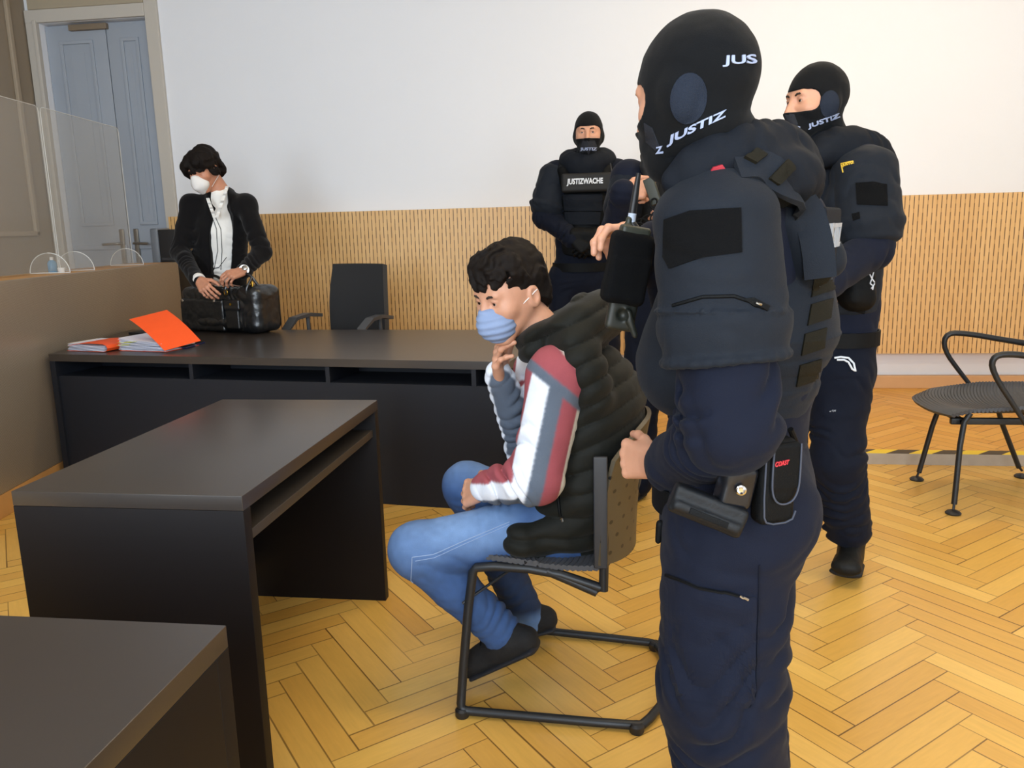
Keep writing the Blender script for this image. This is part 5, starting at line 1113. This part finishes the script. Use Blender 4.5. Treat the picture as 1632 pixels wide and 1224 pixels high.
# ================================================================== the woman behind the desk
def woman():
    S = V3(1, .05, 0); S = nz(S); F_ = V3(.05, -1, 0)
    J = straighten(dict(N=at(350, 306, 4.97), C=at(350, 372, 5.02), P=at(352, 500, 5.12)))
    J['SL'] = at(392, 326, 4.98); J['SR'] = at(304, 326, 4.98); J['EL'] = at(418, 402, 4.92); J['WL'] = at(388, 433, 4.74); J['ER'] = at(287, 402, 4.90); J['WR'] = at(315, 447, 4.66)
    for q, x in (('L', .085), ('R', -.085)):
        J['H'+q] = J['P']+V3(x, 0, -.05); J['K'+q] = J['P']+V3(x, 0, -.44); J['A'+q] = V3(J['P'][0]+x, 5.14, PZ+.10); J['T'+q] = V3(J['P'][0]+x*1.2, 5.01, PZ+.03)
    root = thing('person', 'woman in black blazer and white face mask looking into the handbag behind desk', 'person', (J['P'][0], J['P'][1], PZ))
    HR_ = frame((-.28, -.96, 0), .42); ho = at(327, 272, 4.90); hs = 1.02
    body, P = common(J, root, ho, HR_, hs, [
        dict(w=at(318, 447, 4.64), f=at(333, 468, 4.56)-at(318, 447, 4.64), n=V3(-.2, -.85, .55), side=-1, curls=((.35, .5, .3), (.45, .6, .4), (.6, .7, .4), (.7, .8, .4)), spread=.08, sc=1.0, fore=J['WR']+(J['ER']-J['WR'])*.15),
        dict(w=at(388, 432, 4.70), f=at(362, 440, 4.62)-at(388, 432, 4.70), n=V3(.05, -.75, .65), side=1, curls=((.6, .7, .4), (.65, .8, .4), (.75, .8, .4), (.85, .8, .4)), spread=.06, sc=1.0, fore=J['WL']+(J['EL']-J['WL'])*.15)], skin=SKIN2, res_hand=.003)
    brows(P, hs, body)
    # blouse
    BLO = mat('white_blouse', '#e9e8e4', .7, var=.03, vscale=10)
    v = Vol(); v.limb(J['P'], J['C'], (.135, .10), (.150, .108), S, k=.05); v.limb(J['C'], J['N']-V3(0, 0, .02), (.13, .09), (.07, .07), S, k=.05)
    v.limb(at(340, 300, 4.85), at(343, 345, 4.87), .026, .005, op='s', k=.006)
    v.wrinkle(J['P'], J['C'], .006, .07, .2, 3); v.rough(.003, .05, 2); bl = v.build('blouse', BLO, .004, root); TB_ = bvh(bl)
    for q in ([(338, 345), (345, 365), (347, 400), (341, 430)], [(343, 345), (352, 365), (354, 400), (352, 430)], [(333, 418), (340, 428), (349, 426), (361, 410)]): line_on(TB_, q, .0022, 'piping', BLK, bl, .001)
    # ruffled collar
    for pts in ([(331, 316), (336, 333), (342, 347)], [(362, 297), (357, 312), (352, 330), (346, 346)]):
        m = MB(); G = []
        for i, (px, py) in enumerate([(pts[0][0]+(pts[-1][0]-pts[0][0])*t, pts[0][1]+(pts[-1][1]-pts[0][1])*t) for t in np.linspace(0, 1, 14)]):
            c = at(px, py, 4.845+.012*math.sin(i*1.9)); G.append([c+V3(x, 0, 0) for x in (-.011, 0, .011)])
        m.sheet(G, .004).build('ruffle', BLO, bl)
    # blazer
    BZ = mat('black_blazer', '#0c0b0d', .85, spec=.15, bump=.3, bscale=500, sheen=.1)
    v = garment_top(J, S, (.180, .128), (.158, .135), (.062, .056, .043), .006, 55, low=-.06)
    v.limb(J['N']+V3(0, .04, -.02), J['N']+V3(0, .05, .005), (.075, .03), (.065, .03), S, k=.02)
    for q in 'LR': v.limb(J['N']+V3(0, .04, -.035), J['S'+q]+V3(0, .01, -.012), .052, .056, k=.04)
    for x, x2 in ((346, 350),): 
        v.limb(at(343, 280, 4.86), at(346, 320, 4.87), (.050, .10), (.058, .10), S, op='s', k=.006); v.limb(at(347, 316, 4.83), at(349, 360, 4.85), (.055, .10), (.080, .12), S, op='s', k=.006, cap=.04); v.limb(at(349, 350, 4.85), at(349, 490, 4.96), (.082, .12), (.048, .12), S, op='s', k=.006)
    bz = v.build('blazer', BZ, .0045, root)
    garment_legs(J, .095, .075, .06, S, .006, (.165, .12), seed=51, bottom=.05).build('trousers', BLK, .008, root)
    # cuffs and watch
    for q, w_ in (('R', at(318, 447, 4.64)),):
        d = nz(w_-J['ER']); MB().lathe([(.030, -.03), (.038, -.012), (.040, .012), (.036, .02), (.034, .012)], w_-d*.015, d, 20).build('shirt_cuff', BLO, root)
    d = nz(J['WL']-J['EL']); c = at(389, 430, 4.70); MB().lathe([(.030, -.008), (.032, 0), (.030, .008)], c, nz(at(388, 432, 4.70)-J['WL']+V3(-.001, -.001, 0)), 20).build('watch_strap', METAL, root)
    MB().lathe([(.016, 0), (.016, .006), (.013, .008)], at(390, 427, 4.665), nz(V3(.1, -.9, .4)), 20).build('watch_face', METAL, root)
    # face mask
    WM = mat('white_mask', '#e3e2e0', .8, bump=.2, bscale=200)
    v = Vol(); v.ell(P(0, .078, -.050), np.array([.058, .050, .050])*hs, HR_); v.limb(P(0, .112, -.028), P(0, .120, -.060), .010, .012, k=.03); v.limb(P(0, .105, -.004), P(0, .085, -.1), (.020, .012), (.02, .015), HR_[:, 0], k=.03)
    v.ell(P(0, -.015, .0), np.array([.2, .062, .2])*hs, HR_, 's', .004); mk = v.build('face_mask', WM, .003, root)
    for x in (-1, 1): MB().tube([P(.055*x, .062, -.03), P(.074*x, .02, -.008), P(.084*x, -.022, .012)], .0014, 6, smooth=1).tube([P(.052*x, .05, -.085), P(.076*x, .01, -.05), P(.084*x, -.024, -.03)], .0014, 6, smooth=1).build('ear_loop', WM, mk)
    # hair
    HAIR = mat('dark_brown_hair', '#120c09', .75, spec=.2, var=.4, vscale=60, bump=.5, bscale=90)
    v = Vol(); v.ell(P(0, -.022, .050), np.array([.080, .104, .102])*hs, HR_, k=.02); v.ell(P(.035, .03, .085), np.array([.065, .065, .055])*hs, HR_, k=.03); v.ell(P(-.045, .04, .07), np.array([.05, .055, .055])*hs, HR_, k=.03); v.ell(P(0, -.09, -.02), np.array([.075, .045, .06])*hs, HR_, k=.03)
    v.path([P(-.03, .09, .075), P(-.065, .085, .045), P(-.083, .06, .010), P(-.088, .045, -.02)], [.022, .020, .016, .007], .02); v.path([P(.03, .085, .080), P(.070, .06, .055), P(.080, .02, .03)], [.022, .016, .008], .02)
    v.path([P(-.07, .03, .06), P(-.088, .02, .03), P(-.094, .03, .0)], [.022, .014, .005], .015)
    v.ell(P(0, .108, -.012), np.array([.060, .055, .058])*hs, HR_, 's', .015)
    r_ = np.random.RandomState(3)
    for i in range(26):
        a = r_.uniform(-1.9, 2.6); c0 = P(.080*math.sin(a), -.01+.095*math.cos(a), .055+r_.uniform(-.01, .03)); v.path([c0, P(.088*math.sin(a+.1), -.01+.104*math.cos(a+.1), .02+r_.uniform(-.01, .02)), P(.092*math.sin(a+.25), -.01+.104*math.cos(a+.25), -.012+r_.uniform(-.025, .02)+(.055 if abs(a) < .75 else 0))], [.011, .008, .0028], .008)
    v.disp.append(lambda Q: .006*np.sin(((Q-ho)@HR_[:, 0])*95+5*vnoise(Q/.05))*np.clip(.6+vnoise(Q/.07+3), 0, 1)+.004*vnoise(Q/.018)); v.build('hair', HAIR, .0032, root)
    boot(root, J['AL'], J['TL'], 'shoe', m=BLK, lace=False); boot(root, J['AR'], J['TR'], 'shoe', m=BLK, lace=False)
woman()
# ================================================================== the seated man
def seated():
    S = nz(V3(-.12, -1, 0)); F_ = nz(np.cross(S, [0, 0, 1]))*1.0
    if F_[0] > 0: F_ = -F_
    J = straighten(dict(N=at(878, 548, 2.20), C=at(935, 640, 2.21), P=at(925, 815, 2.22)))
    J['SL'] = at(890, 600, 2.04); J['SR'] = at(858, 590, 2.37); J['EL'] = at(856, 762, 1.99); J['WL'] = at(782, 775, 2.06)
    J['ER'] = at(838, 712, 2.40); J['WR'] = at(797, 602, 2.22)
    J['HL'] = at(885, 838, 2.11); J['HR'] = at(880, 815, 2.32); J['KL'] = at(664, 876, 2.06); J['KR'] = at(745, 775, 2.38)
    J['AL'] = at(795, 1003, 2.10); J['AR'] = at(838, 978, 2.40); J['TL'] = at(736, 1068, 2.13); J['TR'] = at(822, 1012, 2.28)
    J['TR'] = V3(J['AR'][0]-.14, J['AR'][1]-.02, .03)
    root = thing('person', 'seated person in puffer vest, striped sweater and jeans, bent over with raised hand', 'person', (-.16, 2.2, 0))
    HR_ = frame((-.66, -.75, 0), .30, .0); ho = at(815, 470, 2.16); hs = 1.0
    hw = J['WR']; hp = at(787, 520, 2.10)
    body, P = common(J, root, ho, HR_, hs, [
        dict(w=hw, f=hp-hw, n=V3(-.75, -.2, .3), side=-1, curls=((.25, .35, .3), (.3, .4, .3), (.35, .45, .3), (.45, .5, .3)), spread=.07, thumb=(.2, .2), sc=1.0, fore=J['WR']+(J['ER']-J['WR'])*.3),
        dict(w=J['WL']+(at(752, 782, 2.12)-J['WL'])*.35, f=at(742, 788, 2.14)-J['WL'], n=V3(-.2, -.8, .6), side=1, curls=((.4, .6, .3),)*4, sc=1.0, fore=J['WL'])], skin=SKIN, res_head=.0028)
    eyes(P, HR_, hs, body); brows(P, hs, body)
    # hair
    HAIR = MATS['dark_brown_hair']
    v = Vol(); v.ell(P(0, -.018, .046), np.array([.084, .104, .100])*hs, HR_, k=.02); v.ell(P(0, .04, .098), np.array([.060, .052, .040]), HR_, k=.03); v.ell(P(0, -.075, -.02), np.array([.062, .045, .055]), HR_, k=.03)
    v.ell(P(0, .118, .010), np.array([.068, .068, .062]), HR_, 's', .012)
    for x in (-1, 1): v.ell(P(.085*x, -.008, -.010), np.array([.025, .024, .036]), HR_, 's', .01)
    r_ = np.random.RandomState(5)
    for i in range(22):
        a = r_.uniform(-1.3, 1.3); v.path([P(.070*math.sin(a), -.01+.085*math.cos(a), .115), P(.080*math.sin(a+.1), -.01+.100*math.cos(a+.1), .085), P(.082*math.sin(a+.3), -.01+.104*math.cos(a+.3), .052+r_.uniform(-.012, .012))], [.010, .008, .003], .007)
    v.disp.append(lambda Q: .005*np.sin(((Q-ho)@HR_[:, 0])*150+6*vnoise(Q/.04))*np.clip(.6+vnoise(Q/.05+3), 0, 1)+.003*vnoise(Q/.012)); v.build('hair', HAIR, .0026, root)
    # surgical mask
    BM = mat('blue_surgical_mask', '#8598bb', .8, bump=.25, bscale=150)
    v = Vol(); v.ell(P(0, .072, -.052), np.array([.058, .052, .054])*hs, HR_); v.limb(P(0, .105, -.018), P(0, .112, -.05), .012, .012, k=.03); v.ell(P(0, -.012, .0), np.array([.2, .066, .2])*hs, HR_, 's', .004)
    v.disp.append(lambda Q: .0014*np.sin(((Q-ho)@HR_[:, 2])*330)); mk = v.build('face_mask', BM, .0026, root)
    for x in (-1, 1): MB().tube([P(.055*x, .062, -.03), P(.074*x, .02, -.008), P(.084*x, -.022, .012)], .0014, 6, smooth=1).build('ear_loop', MATS['white_mask'], mk)
    # jeans
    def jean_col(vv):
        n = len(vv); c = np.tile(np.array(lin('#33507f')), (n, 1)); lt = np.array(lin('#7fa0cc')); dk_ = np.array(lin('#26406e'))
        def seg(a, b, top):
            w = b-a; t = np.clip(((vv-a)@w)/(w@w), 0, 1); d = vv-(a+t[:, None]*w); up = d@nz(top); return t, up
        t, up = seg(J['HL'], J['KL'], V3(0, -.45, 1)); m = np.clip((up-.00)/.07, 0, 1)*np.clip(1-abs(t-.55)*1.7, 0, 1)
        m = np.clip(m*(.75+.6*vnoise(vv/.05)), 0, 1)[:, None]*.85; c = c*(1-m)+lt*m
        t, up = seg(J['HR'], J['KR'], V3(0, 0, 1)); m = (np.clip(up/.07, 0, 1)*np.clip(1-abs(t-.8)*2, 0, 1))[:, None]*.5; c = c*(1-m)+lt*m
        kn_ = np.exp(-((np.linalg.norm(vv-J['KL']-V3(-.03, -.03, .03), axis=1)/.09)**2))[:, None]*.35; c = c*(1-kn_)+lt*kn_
        r_ = (vv[:, 1] > 2.27)[:, None] & (vv[:, 2] < .42)[:, None]; c = np.where(r_, c*.35, c)  # far lower leg darkened below the seat, shade put into the denim colour
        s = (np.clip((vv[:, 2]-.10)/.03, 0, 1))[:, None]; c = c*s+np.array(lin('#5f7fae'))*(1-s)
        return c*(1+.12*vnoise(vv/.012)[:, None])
    DENIM = mat('blue_denim', '#3c5a88', .85, var=.10, vscale=350, bump=.5, bscale=900, attr=True)
    v = Vol(); v.limb(J['P']+V3(.03, 0, .06), J['P']+V3(-.02, 0, -.03), (.165, .12), (.175, .12), S, k=.04)
    for q, h_ in (('L', .0), ('R', 0)):
        H_, K_, A_ = J['H'+q], J['K'+q], J['A'+q]
        v.limb(H_, K_, .093, .073, k=.035); v.limb(K_, K_+(A_-K_)*.45, .073, .064, k=.03); v.limb(K_+(A_-K_)*.45, A_+(A_-K_)*.04, .062, .056, k=.02)
        v.wrinkle(H_+(K_-H_)*.0, H_+(K_-H_)*.5, .005, .05, .15, 61); v.wrinkle(K_+(H_-K_)*.25, K_+(A_-K_)*.3, .004, .045, .14, 63); v.wrinkle(K_+(A_-K_)*.5, A_, .006, .035, .12, 65)
        v.ring(A_+(A_-K_)*.03, A_-K_, S, .054, .054, .004, k=.004)
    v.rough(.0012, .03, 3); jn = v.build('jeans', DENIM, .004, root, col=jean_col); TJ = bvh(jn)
    ST = mat('seam_thread', '#8fa3c4', .8)
    line_on(TJ, [(812, 832), (740, 862), (690, 884), (657, 888), (655, 925), (690, 960), (740, 1005)], .0011, 'side_seam', ST, jn, .0012, n=10)
    line_on(TJ, [(812, 836), (740, 867), (692, 889), (662, 894)], .0008, 'side_seam', ST, jn, .001, n=10)
    # sweater
    RED, SLT, WHT, CRM, NV = [np.array(lin(x)) for x in ('#94474f', '#56606f', '#dfe5f0', '#d3cdbf', '#2c3040')]
    def axis_px(vv):
        d = vv-CAM; z = d@FW; return W/2+F_PX*(d@RT)/z, H/2-F_PX*(d@UP)/z
    # pattern laid along each sleeve: distance in front of / behind the sleeve's own middle line
    def sweater_col(vv):
        n = len(vv); c = np.tile(RED, (n, 1)).copy()
        def band(a, b, fr, r0, edges):
            w = b-a; t = ((vv-a)@w)/(w@w); d = vv-(a+np.clip(t, 0, 1)[:, None]*w); f = nz(fr-w*(fr@w)/(w@w)); u = (d@f)/r0
            return t, u, np.linalg.norm(d, axis=1)
        def paint(m, col): c[m] = col
        for q in 'LR':
            Sh, E_, Wr = J['S'+q], J['E'+q], J['W'+q]
            t, u, dist = band(Sh, E_, V3(-1, -.15, .0), .075, None); a = dist < .13
            t2, u2, dist2 = band(E_, Wr, V3(-.3, -.1, 1.), .06, None); fo = (dist2 < dist-.004) & (dist2 < .12)
            up_ = a & ~fo
            paint(up_ & (u > -2), SLT); paint(up_ & (u > .30), WHT); paint(up_ & (u > .93), RED); paint(up_ & (u < -.22), RED); paint(up_ & (u < -.80), CRM)
            paint(fo, SLT); paint(fo & (u2 > -.35), WHT); paint(fo & (u2 > .45), RED)
            if q == 'L':
                px, py = axis_px(vv); L1 = 578+(px-854)*(634-578)/(922-854); L2 = L1+21
                near = vv[:, 1] < 2.12
                paint(near & (py < L1), RED); paint(near & (py >= L1) & (py < L2), SLT)
                e1 = 542+(px-888)*1.15; paint(near & (py < e1+10) & (px > 880), CRM)
        m = np.linalg.norm(vv-J['WR'], axis=1) < .035; c[m] = WHT
        return c
    KN = mat('striped_sweatshirt', '#888888', .9, var=.08, vscale=300, bump=.4, bscale=800, attr=True)
    v = Vol(); v.limb(J['P']+V3(-.02, 0, .05), J['C'], (.15, .11), (.165, .115), S, k=.05); v.limb(J['C'], J['N'], (.15, .10), (.075, .075), S, k=.05)
    rr_ = dict(L=(.082, .066, .046), R=(.070, .058, .040))
    for q in 'LR':
        Sh, E_, Wr = J['S'+q], J['E'+q], J['W'+q]; r0, r1, r2 = rr_[q]
        v.limb(J['C']+(Sh-J['C'])*.5+V3(0, 0, .04), Sh, r0, r0*.95, k=.05); v.limb(Sh, E_, r0*.95, r1, k=.03); v.limb(E_, Wr, r1, r2, k=.025); v.limb(Wr-nz(Wr-E_)*.012, Wr+nz(Wr-E_)*.022, r2*.92, r2*.86, k=.005)
        v.wrinkle(Sh+(E_-Sh)*.35, E_, .008, .05, .15, 71); v.wrinkle(E_, Wr, .009, .04, .12, 73)
    v.rough(.0015, .04, 3); v.build('sweatshirt', KN, 0.003, root, col=sweater_col)
    # puffer vest with a high collar
    PUF = mat('olive_black_puffer', '#12130e', .7, var=.12, vscale=30, bump=.3, bscale=300, spec=.22, sheen=.05)
    B_ = -F_; ax = nz(J['C']-J['P'])
    v = Vol(); v.limb(J['P']+V3(-.03, 0, -.01), J['P']+ax*.13+B_*.02, (.205, .135), (.20, .135), S, k=.03, cap=.06); v.limb(J['P']+ax*.12+B_*.02, J['C']+B_*.015, (.20, .138), (.195, .135), S, k=.04)
    v.limb(J['C']+B_*.02, J['N']+B_*.06+V3(0, 0, -.01), (.19, .125), (.115, .085), S, k=.05); v.ring(J['N']+B_*.035+V3(0, 0, .035), nz(V3(-.45, 0, 1)), S, .105, .085, .030, k=.05)
    v.path([at(905, 545, 2.04), at(935, 505, 2.10), at(965, 500, 2.22)], [.035, .045, .05], .05)
    v.limb(J['P']+V3(-.02, -.10, -.02), at(832, 862, 2.035), (.085, .06), (.052, .05), V3(0, 0, 1), k=.05)
    for q, s_ in (('L', 1), ('R', -1)):
        Sh, E_ = J['S'+q], J['E'+q]; v.limb(Sh+S*s_*.05+F_*.045+V3(0, 0, .05), Sh+(E_-Sh)*.30+S*s_*.05+F_*.05, .092, .094, op='s', k=.02); v.limb(Sh+(E_-Sh)*.25+S*s_*.05+F_*.04, E_+S*s_*.07, .085, .075, op='s', k=.02)
    v.limb(J['C']+F_*.16+V3(0, 0, .06), J['P']+F_*.20+V3(0, 0, .05), .06, .03, op='s', k=.02)
    v.path([at(900, 546, 2.07), at(930, 572, 2.02), at(944, 630, 2.03)], [.034, .040, .04], .04)
    def quilt(Q):
        r = Q-J['P']; h = r@ax; b = r@F_; s = (h+.55*b*np.clip(h/.3, 0, 1)+.008*vnoise(Q/.09))/.056; w = np.abs(np.sin(math.pi*s))
        return -.011*(w**.55)+.006+.002*vnoise(Q/.03)
    v.disp.append(quilt); pv = v.build('puffer_vest', PUF, .0042, root); TP = bvh(pv)
    line_on(TP, [(893, 740), (889, 780), (893, 822)], .004, 'pocket_zip', BLK, pv, .002); line_on(TP, [(895, 822), (897, 832)], .004, 'zip_pull', METAL, pv, .006, n=4)
    # shoes
    SH = mat('black_knit_shoe', '#0d0d0f', .8, bump=.5, bscale=300); SLS = mat('speckled_sole', '#16181f', .7, var=.9, vscale=260)
    def shoe(a, t):
        ax_ = nz(t-a); up = nz(V3(0, 0, 1)-ax_*ax_[2]); sd = np.cross(ax_, up); h = a-ax_*.045-up*.045
        v = Vol(); v.limb(a+V3(0, 0, .015), a-up*.02, (.042, .046), (.044, .048), sd, k=.02); v.limb(h, t-ax_*.045-up*.012, (.042, .042), (.048, .031), sd, k=.03); v.limb(a-up*.01, t-ax_*.08, (.034, .03), (.036, .024), sd, k=.03); v.rough(.0012, .02, 3)
        b = v.build('shoe', SH, .003, root)
        v = Vol(); v.limb(h-up*.030-ax_*.01, t-ax_*.045-up*.036, (.045, .014), (.051, .012), sd, k=.01); v.build('sole', SLS, .003, b)
        mb = MB()
        for i in range(4):
            c = a+ax_*(.045+.020*i)+up*(.026-.005*i); mb.tube([c+sd*.022, c+up*.010, c-sd*.022], .0025, 6, smooth=1)
        mb.tube([a+ax_*.03+up*.03, a+ax_*.02+up*.055, a+ax_*.06+up*.05], .002, 6, smooth=2); mb.build('lace', BLK, b)
    shoe(J['AL']+V3(.012, 0, -.02), J['TL']+V3(-.01, 0, 0)); shoe(J['AR'], J['TR'])
seated()
